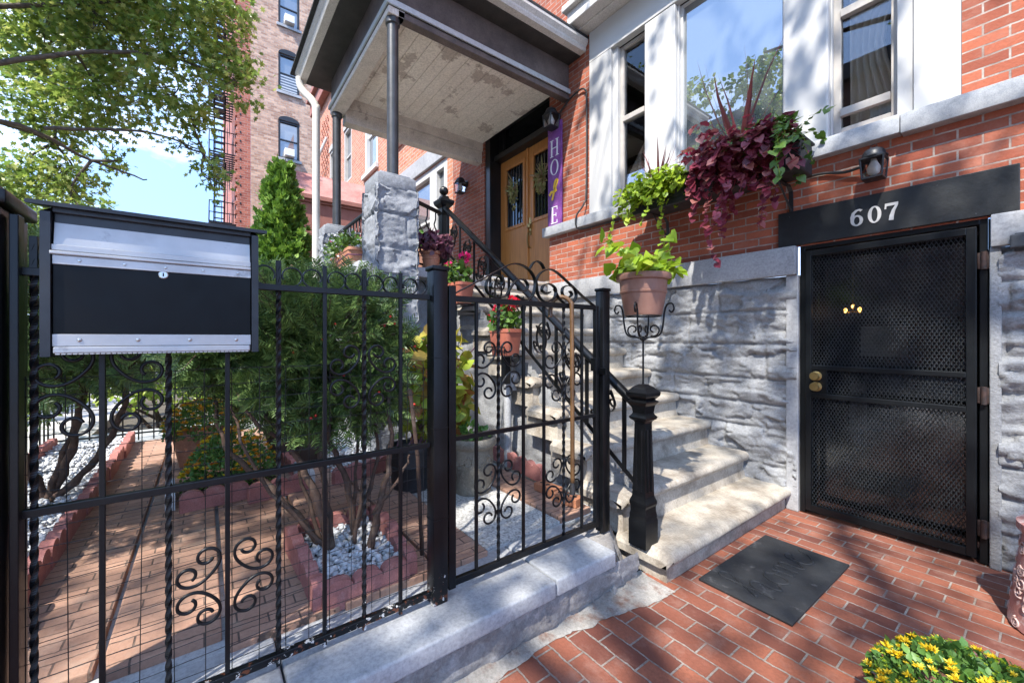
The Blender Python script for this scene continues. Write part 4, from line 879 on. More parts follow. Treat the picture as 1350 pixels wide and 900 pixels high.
# stair railing -------------------------------------------------------
RL = Thing('stair_railing', 'black iron stair railing with tubular handrail and scrolls up the stone steps', 'railing', (-1.5, 2.12, .18))
xa, xe = -1.56, -4.44
def ry(x): return 2.135+(2.335-2.135)*(xa-x)/(xa-xe)
def rz(x): return 1.005+(xa-x)*.6885
mb = MB(); mb.tube([(xa+.03, ry(xa), rz(xa)-.02), (xe-.03, ry(xe), rz(xe)+.02)], .030, 16); RL.part('handrail', mb, M['iron2'], smooth=True)
mb = MB(); mb.strip([(xa+.02, ry(xa), rz(xa)-.50), (xe, ry(xe), rz(xe)-.50)], .008, .034, (0, 0, 1)); RL.part('lower_rail', mb, M['iron2'])
nb = 8
for i in range(nb+1):
    x = xa-.09+(xe-xa+.15)*i/nb; mb = MB(); mb.box(x-.014, x+.014, ry(x)-.007, ry(x)+.007, rz(x)-.50, rz(x)-.02, .002); RL.part('baluster', mb, M['iron2'])
    if i < nb:
        d = (xe-xa+.15)/nb
        for (ua, va, ub, vb, fl_) in ((.30, -.13, .55, -.34, 1), (.80, -.37, .55, -.18, 1)):
            c = cscroll((ua*d, va), (ub*d, vb), fl_, 8.0, 2.2, 1.2); mb = MB()
            mb.strip([(x+p[0], ry(x+p[0]), rz(x)+(-p[0])*.6885+p[1]) for p in c], .005, .018, (0, 1, 0)); RL.part('scroll', mb, M['iron2'], smooth=True)
        c = arc2((.5*d, -.12), .10, .085, -2.6, .9, 24); mb = MB(); mb.strip([(x+p[0], ry(x+p[0]), rz(x)-p[0]*.6885+p[1]-.02) for p in c], .005, .018, (0, 1, 0)); RL.part('scroll', mb, M['iron2'], smooth=True)
# foot newel: square cast iron with mouldings
x, y, z = -1.505, 2.135, .165
mb = MB(); Rr = math.sqrt(2)
mb.lathe((x, y, z), [(.001, 0), (.061*Rr, 0), (.061*Rr, .15), (.057*Rr, .165), (.057*Rr, .185), (.053*Rr, .205), (.053*Rr, .235), (.058*Rr, .25), (.058*Rr, .265), (.050*Rr, .285), (.046*Rr, .30), (.036*Rr, .74), (.040*Rr, .75), (.056*Rr, .762), (.060*Rr, .775), (.048*Rr, .79), (.044*Rr, .80), (.050*Rr, .845), (.062*Rr, .862), (.066*Rr, .87), (.05*Rr, .88), (.071*Rr, .905), (.073*Rr, .925), (.052*Rr, .945), (.045*Rr, .955), (.02*Rr, .972), (.001, .975)], 4, sq=True)
RL.part('newel_post', mb, M['iron2'])
mb = MB()
for fx, fy in ((1, 0), (0, -1)):
    for o_ in (-.018, .018):
        px, py = x+fx*.046+(0 if fx else o_), y+fy*.046+(0 if fy else o_); mb.tube([(px, py, z+.33), (px-fx*.004, py-fy*.004, z+.70)], .007, 6)
RL.part('newel_fluting', mb, M['iron2'])
x, y, z = -4.50, 2.345, 2.17
mb = MB(); mb.lathe((x, y, z), [(.001, 0), (.07*Rr, 0), (.07*Rr, .12), (.052*Rr, .15), (.050*Rr, .74), (.06*Rr, .76), (.055*Rr, .79), (.05*Rr, .83), (.085*Rr, .87), (.095*Rr, .90), (.095*Rr, .92), (.05*Rr, .95), (.04*Rr, .98), (.001, .985)], 4, sq=True); mb.sphere((x, y, z+1.045), .055, 12); RL.part('newel_post', mb, M['iron2'])
def wavy_rail(name, label, A, B, ztop, zbot, n, loc):
    t = Thing(name, label, 'railing', loc); A = Vector(A); B = Vector(B)
    mb = MB(); mb.tube([(A.x, A.y, ztop), (B.x, B.y, ztop)], .024, 12); t.part('handrail', mb, M['iron2'], smooth=True)
    mb = MB(); mb.tube([(A.x, A.y, zbot), (B.x, B.y, zbot)], .012, 6); t.part('lower_rail', mb, M['iron2'])
    for i in range(n):
        p = A.lerp(B, (i+.5)/n); mb = MB(); d = (B-A).normalized()
        mb.tube([(p.x+d.x*.03*math.sin(k*1.15)*(1 if 3 < k < 17 else 0), p.y+d.y*.03*math.sin(k*1.15)*(1 if 3 < k < 17 else 0), zbot+(ztop-zbot)*k/20) for k in range(21)], .009, 6); t.part('baluster', mb, M['iron2'], smooth='all')
wavy_rail('landing_railing', 'short black railing with wavy bars between the upper newel and the rough pier', (-4.16, 1.70), (-4.47, 2.27), 2.93, 2.25, 4, (-4.3, 2., 2.2))
wavy_rail('landing_railing', 'black railing with wavy bars on the landing behind the white flower box', (-4.24, 1.49), (-5.92, 1.485), 2.86, 2.25, 14, (-5., 1.49, 2.2))

# ================================================================== POTS AND PLANTS
def pot(mb, c, rt, rb, h, rim=.03, n=28, oval=1.):
    """rimmed round pot, hollow at the top"""
    mb.lathe(c, [(.001, 0), (rb, 0), (rb+(rt-rb)*.08, .01), (rb+(rt-rb)*.55, h*.52), (rb+(rt-rb)*.57+.004, h*.535), (rb+(rt-rb)*.62+.004, h*.57), (rb+(rt-rb)*.62, h*.585), (rt-.012, h-rim-.004), (rt+.006, h-rim), (rt+.012, h-rim*.4), (rt+.008, h), (rt-.012, h), (rt-.022, h-.03), (.001, h-.032)], n, oval); return mb
def boxpot(mb, c, l, w, h, taper=.82, rim=.025, rot=0.):
    """tapered window-box trough along local x"""
    R_ = Matrix.Rotation(rot, 3, 'Z'); c = Vector(c); lo = []
    for (s_, z) in ((taper, 0), (1., h-rim), (1.05, h-rim), (1.05, h), (.93, h), (.92, h-.02)):
        r_ = .18*w; ring_ = []
        for cxs, cys, a0 in ((1, 1, 0), (-1, 1, 90), (-1, -1, 180), (1, -1, 270)):
            for k in range(4):
                a_ = rad(a0+k*30); ring_.append(((cxs*(l/2-r_)+r_*math.cos(a_))*s_, (cys*(w/2-r_)+r_*math.sin(a_))*(s_ if s_ >= 1 else s_), z))
        lo.append([c+R_ @ Vector(p) for p in ring_])
    b = len(mb.v); n = len(lo[0])
    for q in lo: mb.v += [tuple(p) for p in q]
    for i in range(len(lo)-1):
        for j in range(n): mb.f.append((b+i*n+j, b+i*n+(j+1) % n, b+(i+1)*n+(j+1) % n, b+(i+1)*n+j))
    mb.f.append(tuple(b+j for j in range(n))[::-1]); mb.f.append(tuple(b+(len(lo)-1)*n+j for j in range(n))); return mb
def foliage(T, name, mat, n, c, r, tmpl, s0, s1, shell=.4, up=.35, flat_=.6, zmin=None, parent=None):
    P_, D = blob(n, c, r, shell)
    if zmin is not None: k = P_[:, 2] > zmin; P_, D = P_[k], D[k]
    m = len(P_); dirs = unit(D*.6+rdir(m)*.7+np.array([0, 0, up])); nrm = unit(D+rdir(m)*flat_+np.array([0, 0, .4]))
    return leafobj(name, M[mat], [leaves(tmpl, P_, dirs, nrm, s0+(s1-s0)*RNG.random(m))], parent or T.e, T.loc)
def blooms(T, name, mat, pts, size, petals=14, dome=.5, parent=None):
    """small many-petalled flowers at pts"""
    pts = np.asarray(pts); n = len(pts); k = petals
    d = rdir(n*k); d[:, 2] = np.abs(d[:, 2])*.8+.15; d = unit(d); sz = np.repeat(np.broadcast_to(size, (n,)), k)*(.7+.5*RNG.random(n*k)); P_ = np.repeat(pts, k, 0)+d*sz[:, None]*.1
    o = leafobj(name, M[mat], [leaves(T_PETAL if k > 16 else T_DIAMOND, P_, d, unit(rdir(n*k)+[0, 0, 1]), sz)], parent or T.e, T.loc)
    if n > 20: o['kind'] = 'stuff'
    return o
def strands(starts, steps, step, dirs, grav, jitter, z_floor=-9):
    out = []
    for s_, d in zip(starts, dirs):
        p = np.array(s_, float); v = np.array(d, float); path = [p.copy()]
        for _ in range(int(steps*RNG.uniform(.45, 1.15))):
            v = v+np.array([0, 0, -grav])+RNG.normal(size=3)*jitter; v = v/np.linalg.norm(v); p = p+v*step
            if p[1] > 3.84: p[1] = 3.84-RNG.random()*.02; v[1] = -abs(v[1])*.2
            path.append(p.copy())
        out.append(np.array(path))
    return out
def vine(T, name, mat, paths, tmpl, s0, s1, stem=None, stemr=.0022, face=(0, -.6, .7)):
    P_ = np.concatenate([p[1:] for p in paths]); V = np.concatenate([np.diff(p, axis=0) for p in paths]); n = len(P_)
    dirs = unit(V*.35/np.linalg.norm(V, axis=1, keepdims=True)+rdir(n)*.55+np.array([.15, -.45, -.25])); nrm = unit(np.array(face)+rdir(n)*.55)
    o = leafobj(name, M[mat], [leaves(tmpl, P_, dirs, nrm, s0+(s1-s0)*RNG.random(n))], T.e, T.loc)
    if stem:
        mb = MB()
        for p in paths: mb.tube([tuple(q) for q in p], stemr, 4, False)
        mb.build('stems', M[stem], o, T.loc, fix=False)
    return o

# window box under the big pane
WB = Thing('window_box', 'black window box spilling chartreuse and maroon sweet potato vines under the big window', 'planter', (-1.85, 3.62, 2.7))
mb = MB(); mb.box(-2.60, -1.12, 3.49, 3.75, 2.665, 2.895, .012)
for i in range(5): mb.box(-2.605, -1.115, 3.484, 3.49, 2.69+i*.04, 2.705+i*.04, .002)
mb.box(-2.615, -1.105, 3.478, 3.762, 2.897, 2.917, .006); WB.part('box', mb, M['blackpot'])
for x in (-2.42, -1.3): mb = MB(); mb.strip([(x, 3.86, 2.45), (x, 3.85, 2.62), (x, 3.80, 2.655), (x, 3.5, 2.655)], .006, .03, (1, 0, 0)); mb.tube([(x, 3.86, 2.46), (x, 3.6, 2.65)], .008, 6); WB.part('bracket', mb, M['blackpot'])
st = [(RNG.uniform(-2.60, -2.04), RNG.uniform(3.48, 3.66), 2.93) for _ in range(85)]; dr = [(RNG.uniform(-.5, .5), RNG.uniform(-1, -.1), RNG.uniform(.2, .9)) for _ in st]
vine(WB, 'chartreuse_vine', 'L_lime', strands(st, 12, .032, dr, .26, .20), T_HEART, .035, .075)
st = [(x_, 3.49, 2.9) for x_ in (-2.58, -2.5, -2.38, -2.30, -2.55, -2.22)]; dr = [(RNG.uniform(-.7, .4), -.4, .2) for _ in st]
vine(WB, 'chartreuse_vine', 'L_lime', strands(st, 21, .032, dr, .2, .2), T_HEART, .03, .065, 'L_lime')
st = [(RNG.uniform(-1.80, -1.24), RNG.uniform(3.49, 3.64), 2.96+RNG.random()*.05) for _ in range(125)]; dr = [(RNG.uniform(-.4, .4), RNG.uniform(-1, -.05), RNG.uniform(.1, 1.)) for _ in st]
vine(WB, 'maroon_vine', 'L_maroon', strands(st, 14, .032, dr, .25, .17), T_HEART, .04, .085, face=(0, -.35, .95))
st = [(RNG.uniform(-1.75, -1.3), 3.48, 2.85) for _ in range(11)]; dr = [(RNG.uniform(-.4, .5), -.5, .0) for _ in st]
st += [(RNG.uniform(-1.7, -1.3), 3.48, 2.85) for _ in range(5)]; dr = [(RNG.uniform(-.4, .5), -.5, .0) for _ in st]; L_ = strands(st[:11], 17, .033, dr, .24, .18)+strands(st[11:], 27, .033, dr[11:], .22, .22)
vine(WB, 'maroon_vine', 'L_maroon', L_, T_HEART, .035, .075, 'L_maroon', face=(0, -.35, .95))
st = [(RNG.uniform(-1.45, -1.12), RNG.uniform(3.48, 3.68), 2.93) for _ in range(26)]; dr = [(RNG.uniform(-.3, .6), RNG.uniform(-1, .1), RNG.uniform(.1, .9)) for _ in st]
vine(WB, 'green_vine', 'L_green', strands(st, 15, .036, dr, .22, .2), T_HEART, .03, .08, 'L_lime')
P_, D = blob(60, (-1.32, 3.58, 3.03), (.16, .10, .10), .3); leafobj('green_vine', M['L_green'], [leaves(T_HEART, P_, unit(D+rdir(60)*.6), unit(rdir(60)*.5+[0, -.5, .7]), .05+.06*RNG.random(60))], WB.e, WB.loc)
for cxs, nn, L0 in ((-2.40, 13, .48), (-1.60, 15, .82)):
    k = nn; P_ = np.tile([cxs, 3.62, 2.93], (k, 1))+RNG.normal(size=(k, 3))*.015; d = rdir(k)*.42+np.array([0, -.1, .8]); leafobj('red_spike', M['L_spike'], [leaves(T_SPIKE, P_, d, rdir(k), L0*(.6+.5*RNG.random(k)))], WB.e, WB.loc)
blooms(WB, 'violet_bloom', 'F_pink', [(-1.98, 3.5, 3.10), (-2.0, 3.52, 3.09)], .035, 8)

# pot on its wire stand on the newel
t = Thing('plant_stand', 'slender black wire stand with curled arms on top of the iron newel', 'plant stand', (-1.505, 2.135, 1.14))
x, y = -1.505, 2.135; mb = MB(); mb.tube([(x, y, 1.135), (x, y, 1.43)], .006, 8); t.part('rod', mb, M['iron2'])
for k in range(4):
    a_ = rad(20+90*k); ca, sa = math.cos(a_), math.sin(a_)
    pr = [(.0, 1.43)]+[(.045+.042*math.cos(q), 1.475+.042*math.sin(q)) for q in np.linspace(2.2, 6.2, 12)]+[(.115, 1.50), (.128, 1.56), (.132, 1.60)]
    mb = MB(); mb.tube(smooth_path([(x+ca*r_, y+sa*r_, z_) for r_, z_ in [(0, 1.40), (.03, 1.42), (.075, 1.425), (.105, 1.45), (.118, 1.51), (.125, 1.575), (.14, 1.615), (.168, 1.62), (.178, 1.59), (.165, 1.57), (.15, 1.583)]], 5), .0055, 6)
    mb.tube([(x+ca*r_, y+sa*r_, z_) for r_, z_ in arc2((.062, 1.468), .040, .012, -2.0, 4.6, 28)], .005, 6); t.part('arm', mb, M['iron2'], smooth='all')
mb = MB(); mb.tube([(x+.105*math.cos(i*PI/16), y+.105*math.sin(i*PI/16), 1.55) for i in range(33)], .004, 6); t.part('ring', mb, M['iron2'])
t = Thing('potted_vine', 'round brown plastic pot of chartreuse sweet potato vine on the newel stand', 'potted plant', (x, y, 1.557))
mb = MB(); pot(mb, (x, y, 1.557), .152, .108, .245, .035, 36); t.part('pot', mb, M['terra_brown'], smooth=True)
foliage(t, 'leaves', 'L_lime', 120, (x, y, 1.82), (.19, .19, .075), T_HEART, .05, .095, .2, .1, .5, 1.79)
st = [(x+.05*RNG.normal(), y+.07*RNG.normal(), 1.82) for _ in range(12)]; dr = [(RNG.normal()*.6, RNG.normal()*.9, .9) for _ in st]
vine(t, 'leaves', 'L_lime', strands(st, 8, .035, dr, .12, .2), T_HEART, .05, .095, 'L_lime')

def geranium(label, c, l, w, h, rot, fl, flmat, seed, n=260, gh=.17):
    t = Thing('geranium_box', label, 'potted plant', c); mb = MB(); boxpot(mb, c, l, w, h, .84, .03, rot); t.part('pot', mb, M['terra_red'], smooth=True)
    foliage(t, 'leaves', 'L_green', n, (c[0], c[1], c[2]+h+gh*.45), (l*.52, w*.75, gh), T_HEART, .035, .065, .2, .2, .6, c[2]+h-.02)
    for p in fl:
        P_, D = blob(60, p, (.05, .05, .042), .8); leafobj('bloom', M[flmat], [leaves(T_HEART, P_, unit(D+rdir(60)*.4), unit(D+rdir(60)*.3), .028)], t.e, t.loc)
        mb = MB(); mb.tube([(c[0]*.5+p[0]*.5, c[1]*.5+p[1]*.5, c[2]+h), (p[0], p[1], p[2]-.02)], .003, 5); t.part('stalk', mb, M['L_green'], fix=False)
    return t
g1_ = geranium('red plastic box of magenta geraniums on the upper steps beside the fence post', (-3.70, 2.08, 1.765), .36, .19, .21, .12, [(-3.86, 2.08, 2.17), (-3.62, 2.12, 2.24)], 'F_pink', 1)
mb = MB(); mb.tube([(-3.9, 1.975, 1.755), (-3.9, 1.975, 1.80), (-3.5, 1.975, 1.80), (-3.5, 1.975, 1.755), (-3.5, 2.2, 1.755), (-3.9, 2.2, 1.755), (-3.9, 1.975, 1.755)], .006, 6); g1_.part('wire_bracket', mb, M['iron2'])
g2_ = geranium('smaller red box of scarlet geraniums behind the garden gate scrolls', (-2.84, 2.07, 1.27), .25, .18, .225, .1, [(-2.92, 2.06, 1.66), (-2.80, 2.1, 1.70), (-2.74, 2.08, 1.72), (-2.98, 2.06, 1.60)], 'F_red', 2, 190, .13)
mb = MB(); mb.tube([(-2.98, 1.97, 1.262), (-2.98, 1.97, 1.34), (-2.72, 1.97, 1.34), (-2.72, 1.97, 1.262), (-2.72, 2.17, 1.262), (-2.98, 2.17, 1.262), (-2.98, 1.97, 1.262)], .006, 6); mb.box(-2.88, -2.82, 2.05, 2.11, 1.02, 1.26, .004); g2_.part('wire_bracket', mb, M['iron2'])
t = Thing('potted_coleus', 'small terracotta pot of purple coleus on the landing ledge beside the pier', 'potted plant', (-4.10, 1.98, 2.166)); c = t.loc
mb = MB(); pot(mb, c, .105, .075, .19, .03); t.part('pot', mb, M['terra'], smooth=True); foliage(t, 'leaves', 'L_purple', 260, (c[0], c[1]+.02, c[2]+.27), (.20, .22, .12), T_OVAL, .06, .11, .2, .15, .5, c[2]+.15)
t = Thing('planter_trough', 'brown trough of dark green foliage behind the purple coleus pot', 'potted plant', (-4.62, 2.10, 2.2)); c = t.loc
mb = MB(); boxpot(mb, c, .5, .22, .27, .86, .03, .3); t.part('pot', mb, M['terra_brown'], smooth=True); foliage(t, 'leaves', 'L_mum', 520, (c[0], c[1], c[2]+.36), (.30, .2, .15), T_OVAL, .03, .055, .2, .4, .6, c[2]+.25)
t = Thing('begonia_box', 'terracotta trough of white begonias on the landing ledge left of the rough pier', 'potted plant', (-4.78, 1.30, 2.166)); c = t.loc
mb = MB(); boxpot(mb, c, .78, .21, .20, .86, .03, 0); t.part('pot', mb, M['terra'], smooth=True)
foliage(t, 'leaves', 'L_green', 620, (c[0]-.12, c[1], c[2]+.27), (.58, .2, .16), T_OVAL, .035, .06, .2, .3, .6, c[2]+.1)
P_, D = blob(70, (c[0]-.15, c[1]-.03, c[2]+.27), (.60, .22, .18), .8); k = P_[:, 2] > c[2]+.12; blooms(t, 'white_bloom', 'pebble', P_[k], .022, 6); blooms(t, 'pink_bloom', 'F_pink', [(-5.25, 1.22, 2.40), (-4.9, 1.15, 2.5)], .025, 8)
mb = MB(); mb.tube([(c[0]-.4, c[1]-.12, c[2]+.08), (c[0]+.42, c[1]-.125, c[2]+.11), (c[0]+.44, c[1]+.05, c[2]+.12)], .008, 8); t.part('hose_loop', mb, M['L_purple'], fix=False)

def mum(T, c, r, hz, n, nb, bmats, leafs=(.022, .04), bs=.02, seed=0):
    foliage(T, 'leaves', 'L_mum', n, c, (r, r, hz), T_OVAL, leafs[0], leafs[1], .55, .5, .6, c[2]-.03)
    P_, D = blob(nb*2, c, (r*1.02, r*1.02, hz*1.03), .96); k = D[:, 2] > .12; P_, D = P_[k][:nb], D[k][:nb]; q = len(P_)//len(bmats)
    for i, m_ in enumerate(bmats):
        pp = P_[i*q:(i+1)*q]; sz = bs*(.6+.6*RNG.random(len(pp))); blooms(T, 'bloom', m_, pp, sz, 30)
t = Thing('potted_mum', 'terracotta pot of orange chrysanthemums on the garden bricks', 'potted plant', (-4.62, .0, .282)); c = t.loc
mb = MB(); pot(mb, c, .235, .175, .30, .05, 36); t.part('pot', mb, M['terra'], smooth=True); mum(t, (c[0], c[1], c[2]+.30), .31, .27, 4200, 130, ['F_orange', 'F_yellow', 'F_orange'], (.018, .032), .024)
t = Thing('mum_bush', 'yellow and orange chrysanthemum bush inside the scalloped edging', 'plant', (-3.82, .17, .282)); c = t.loc
mb = MB(); mb.lathe((c[0], c[1], c[2]), [(.001, 0), (.30, 0), (.27, .05), (.001, .07)], 24); t.part('soil', mb, M['soil']); mum(t, (c[0], c[1], c[2]+.04), .31, .37, 5200, 150, ['F_yellow', 'F_orange', 'F_orange'], (.018, .032), .024)
t = Thing('potted_mum', 'bushy yellow chrysanthemums in bud at the corner of the brick paving', 'potted plant', (-.15, 2.0, .0)); c = t.loc
mb = MB(); pot(mb, c, .17, .12, .20, .03); t.part('pot', mb, M['terra_brown'], smooth=True)
mum(t, (c[0], c[1], .17), .27, .19, 4200, 170, ['F_yellow'], (.018, .036), .0165)
P_, D = blob(420, (c[0], c[1], .172), (.28, .28, .198), .96); k = D[:, 2] > .1; blooms(t, 'bud', 'L_lime', P_[k], .007, 6)
t = Thing('coleus_pot', 'black plastic pot of tall yellow green and red coleus beside the fence post', 'potted plant', (-3.0, 1.28, .265)); c = t.loc
mb = MB(); pot(mb, c, .175, .14, .33, .03); t.part('pot', mb, M['blackpot'], smooth=True)
foliage(t, 'leaves', 'L_coleus', 420, (c[0]+.03, c[1]+.16, c[2]+.76), (.27, .33, .46), T_OVAL, .09, .16, .25, .0, .5); mb = MB()
for i in range(9): mb.tube(smooth_path([(c[0]+RNG.normal()*.05, c[1]+RNG.normal()*.05, c[2]+.3), (c[0]+RNG.normal()*.1, c[1]+.1+RNG.normal()*.12, c[2]+.7), (c[0]+RNG.normal()*.14, c[1]+.16+RNG.normal()*.17, c[2]+1.1)], 4), .006, 5)
t.part('stems', mb, M['L_purple'], fix=False)
t = Thing('stone_urn', 'weathered grey brown round pot with raised ornament on the pale grit', 'pot', (-2.66, 1.63, .262)); c = t.loc
mb = MB(); mb.lathe(c, [(.001, 0), (.135, 0), (.14, .02), (.145, .16), (.15, .17), (.15, .19), (.155, .33), (.17, .345), (.182, .36), (.185, .39), (.175, .41), (.155, .41), (.15, .37), (.001, .365)], 36)
t.part('pot', mb, M['stonepot'], smooth=True); mb = MB()
for k in range(6):
    a_ = k*PI/3+.3; 
    for tt in np.linspace(0, 2*PI, 13)[:-1]: mb.sphere((c[0]+.153*math.cos(a_+.18*math.cos(tt)), c[1]+.153*math.sin(a_+.18*math.cos(tt)), c[2]+.25+.035*math.sin(tt)), .008, 5)
    for q in range(7): mb.sphere((c[0]+.152*math.cos(a_+.3+q*.07), c[1]+.152*math.sin(a_+.3+q*.07), c[2]+.22+.02*math.sin(q*1.4)), .008, 5)
t.part('garland', mb, M['stonepot'], smooth='all'); foliage(t, 'leaves', 'L_mum', 90, (c[0], c[1], c[2]+.44), (.13, .13, .08), T_OVAL, .03, .06, .2, .4, .6, c[2]+.37)
t = Thing('planter_tub', 'dark brown tapered tub of low foliage under the clipped yew', 'planter', (-4.22, .68, .282)); c = t.loc
mb = MB(); boxpot(mb, c, .30, .50, .32, .78, .035, -.1); t.part('pot', mb, M['barrel'], smooth=True); foliage(t, 'leaves', 'L_mum', 240, (c[0], c[1], c[2]+.40), (.18, .26, .12), T_OVAL, .03, .06, .2, .4, .6, c[2]+.28)
t = Thing('glazed_pot', 'pink glazed pot with raised white scrolls by the right stone wall', 'pot', (.11, 3.28, .0)); c = t.loc
prof_ = lambda z: .255-.05*(z/.45)
mb = MB(); mb.lathe(c, [(.001, 0), (.245, 0)]+[(prof_(z), z) for z in np.linspace(.01, .42, 10)]+[(.205, .45), (.225, .475), (.225, .51), (.20, .52), (.17, .48), (.001, .47)], 40); t.part('pot', mb, M['pinkpot'], smooth=True); mb = MB(); rr = random.Random(5)
for i in range(150):
    a0, z0, r0 = rr.uniform(0, 2*PI), rr.uniform(.03, .43), rr.uniform(.02, .035); s_ = rr.choice((-1, 1)); ph = rr.uniform(0, 6); pts = []
    for q in range(22):
        f = q/21; r_ = r0*(1-.75*f); an = ph+s_*f*8; u_, v_ = r_*math.cos(an), r_*math.sin(an); z_ = min(.45, max(.01, z0+v_)); R0 = prof_(z_)+.002; pts.append((c[0]+R0*math.cos(a0+u_/R0), c[1]+R0*math.sin(a0+u_/R0), c[2]+z_))
    mb.tube(pts, .0045, 5)
t.part('relief_scrolls', mb, M['pinkrelief'], smooth='all', fix=False)

# wreaths of dried sprigs on the door panes
for x, lab in ((-5.38, 'dried flower swag hanging on the left door pane'), (-4.68, 'dried flower swag hanging on the right door pane')):
    t = Thing('door_swag', lab, 'wreath', (x, 4.08, 3.9), 'dried swags on the front doors'); k = 90; P_ = np.array([x, 4.085, 3.88])+RNG.normal(size=(k, 3))*[.05, .012, .06]; d = rdir(k)*[1, .25, 1]+[0, -.1, .0]; d[:, 1] = -np.abs(d[:, 1])
    leafobj('sprigs', M['L_wreath'], [leaves(T_BLADE, P_, d, rdir(k), .10+.10*RNG.random(k))], t.e, t.loc); leafobj('hanging_sprigs', M['L_wreath'], [leaves(T_OVAL, np.array([x, 4.085, 3.88])+RNG.normal(size=(60, 3))*[.03, .01, .05]-[0, 0, .22]*RNG.random((60, 1)), rdir(60)*[.6, .2, .6]-[0, .1, .7], rdir(60), .08)], t.e, t.loc)
# door mat with raised script
t = Thing('door_mat', 'worn black rubber mat reading home in raised script on the brick paving', 'mat', (-1.0, 2.75, .002))
R_ = Matrix.Rotation(-.012, 3, 'Z')
mb = MB(); mb.box(-1.245, -.765, 2.305, 3.198, .003, .016, .004, R=R_); mt = t.part('sheet', mb, M['mat'], smooth=True)
# letters drawn in mat space: u along +y, v towards -x
def script(pts): return [(-.86-v*.36, 2.36+u*.80, .0165) for u, v in pts]
words = [[(.04, .30), (.10, .55), (.17, .82), (.15, .95), (.10, .90), (.10, .62), (.11, .30), (.10, .12)], [(.11, .30), (.15, .48), (.20, .52), (.23, .42), (.225, .22), (.25, .14), (.30, .22)],
 [(.40, .50), (.35, .46), (.32, .32), (.34, .18), (.39, .14), (.43, .26), (.43, .42), (.40, .50), (.43, .40), (.48, .38)], [(.48, .46), (.50, .34), (.50, .16), (.51, .36), (.55, .48), (.58, .42), (.58, .16), (.59, .36), (.63, .48), (.66, .42), (.66, .20), (.69, .14), (.73, .24)],
 [(.73, .24), (.79, .36), (.84, .44), (.82, .52), (.77, .46), (.755, .30), (.78, .15), (.85, .13), (.93, .24), (.97, .42)]]
mb = MB()
for w in words: mb.tube(smooth_path(script(w), 7), .0075, 8)
mb.build('raised_script', M['mat'], mt, t.loc, 'all', False)

# scalloped edging blocks ---------------------------------------------
def edging(label, loc, rz, mat='edging', n=3):
    t = Thing('edging_block', label, 'edging', loc, 'scalloped concrete edging blocks'); mb = MB(); w = .128; k = 9; prof = [(0, 0)]
    for i in range(n):
        for j in range(k+1): a_ = PI-PI*j/k*1.; prof.append((w*(i+.5)+w*.49*math.cos(a_), .088+.042*math.sin(a_)))
    prof.append((w*n, 0)); mb.prism([(loc[0]+p[0]-w*n/2, loc[1]-.026, loc[2]+p[1]) for p in prof], (0, .052, 0)); 
    o = t.part('block', mb, M[mat]); t.e.rotation_euler = (0, 0, rz); return t
E0 = edging('red scalloped edging block around the yew bed, facing the iron fence', (-1.86, .585, .255), PI/2)
def ed(x, y, rz, label, z=.28): return dup(E0, (x, y, z), label, rz)
L1 = 'red scalloped edging block in the row around the yew bed'
ed(-2.04, .385, 0, L1, .262); ed(-2.33, .375, .03, L1); ed(-2.04, .80, -.03, L1, .262); ed(-2.33, .82, 0, L1); ed(-2.50, .60, PI/2, L1)
L2 = 'red scalloped edging block in front of the mum bush'
ed(-3.44, .06, PI/2+.13, L2); ed(-3.36, .43, PI/2+.13, L2); ed(-3.95, .58, .1, 'red scalloped edging block on the far side of the mum bush')
Eg = edging('pale grey scalloped edging block at the left of the mum bush', (-3.68, -.19, .28), .05, 'edging_grey', 3); dup(Eg, (-3.58, .63, .28), 'pale grey scalloped edging block at the right of the mum bush', .1)
L3 = 'red scalloped edging block in the long row beside the white gravel bed'
for i in range(11): ed(-1.98-i*.388, -.625+.006*math.sin(i*3), .01*math.sin(i*5), L3)
L4 = 'red scalloped edging block along the back of the gravel bed'
for i in range(8): ed(-3.2-i*.388, -1.22, .01*math.sin(i*4), L4)
L5 = 'red scalloped edging block in the row in front of the rear gravel bed'
for i in range(3): ed(-3.40-i*.10, .98+i*.37, PI/2+.26, L5)
L6 = 'red scalloped edging block along the foot of the stair wall'
for i in range(3): ed(-2.60-i*.40, 2.14+i*.03, -.08, L6)
for x, y, rz, lab in ((-2.02, 2.0, .2, 'loose orange brick with holes lying nearest the latch post'), (-2.24, 2.02, .08, 'loose orange brick with holes lying behind the other one')):
    t = Thing('loose_brick', lab, 'brick', (x, y, .283), 'loose orange bricks by the steps'); mb = MB(); mb.box(x-.1, x+.1, y-.047, y+.047, .283, .34, .004); t.part('body', mb, M['orange_brick'])
    mb = MB(); 
    for q in (-.06, 0, .06): mb.lathe((x+q, y, .3402), [(.001, 0), (.017, 0), (.001, .0006)], 14)
    t.part('core_hole', mb, M['soil']); t.e.rotation_euler = (0, 0, rz)
# pebble beds (nobody could count them)
ICO = (np.array([(0, 0, .62), (.9, 0, .1), (.28, .85, 0), (-.73, .53, .05), (-.73, -.53, 0), (.28, -.85, .08), (0, 0, -.5)])*.5, [(0, 1, 2), (0, 2, 3), (0, 3, 4), (0, 4, 5), (0, 5, 1), (6, 2, 1), (6, 3, 2), (6, 4, 3), (6, 5, 4), (6, 1, 5)])
def pebbles(name, n, f, s0, s1):
    P_ = np.array([f() for _ in range(n)]); o = leafobj(name, M['pebble'], [leaves(ICO, P_, rdir(n), unit(rdir(n)*.5+[0, 0, 1]), s0+(s1-s0)*RNG.random(n))]); o['kind'] = 'stuff'
U = RNG.uniform
pebbles('white_gravel', 900, lambda: (U(-2.46, -1.89), U(.41, .79), U(.30, .345)), .03, .06)
pebbles('white_gravel', 5200, lambda: (U(-6.1, -1.9), U(-1.2, -.66), U(.29, .335)), .03, .055)
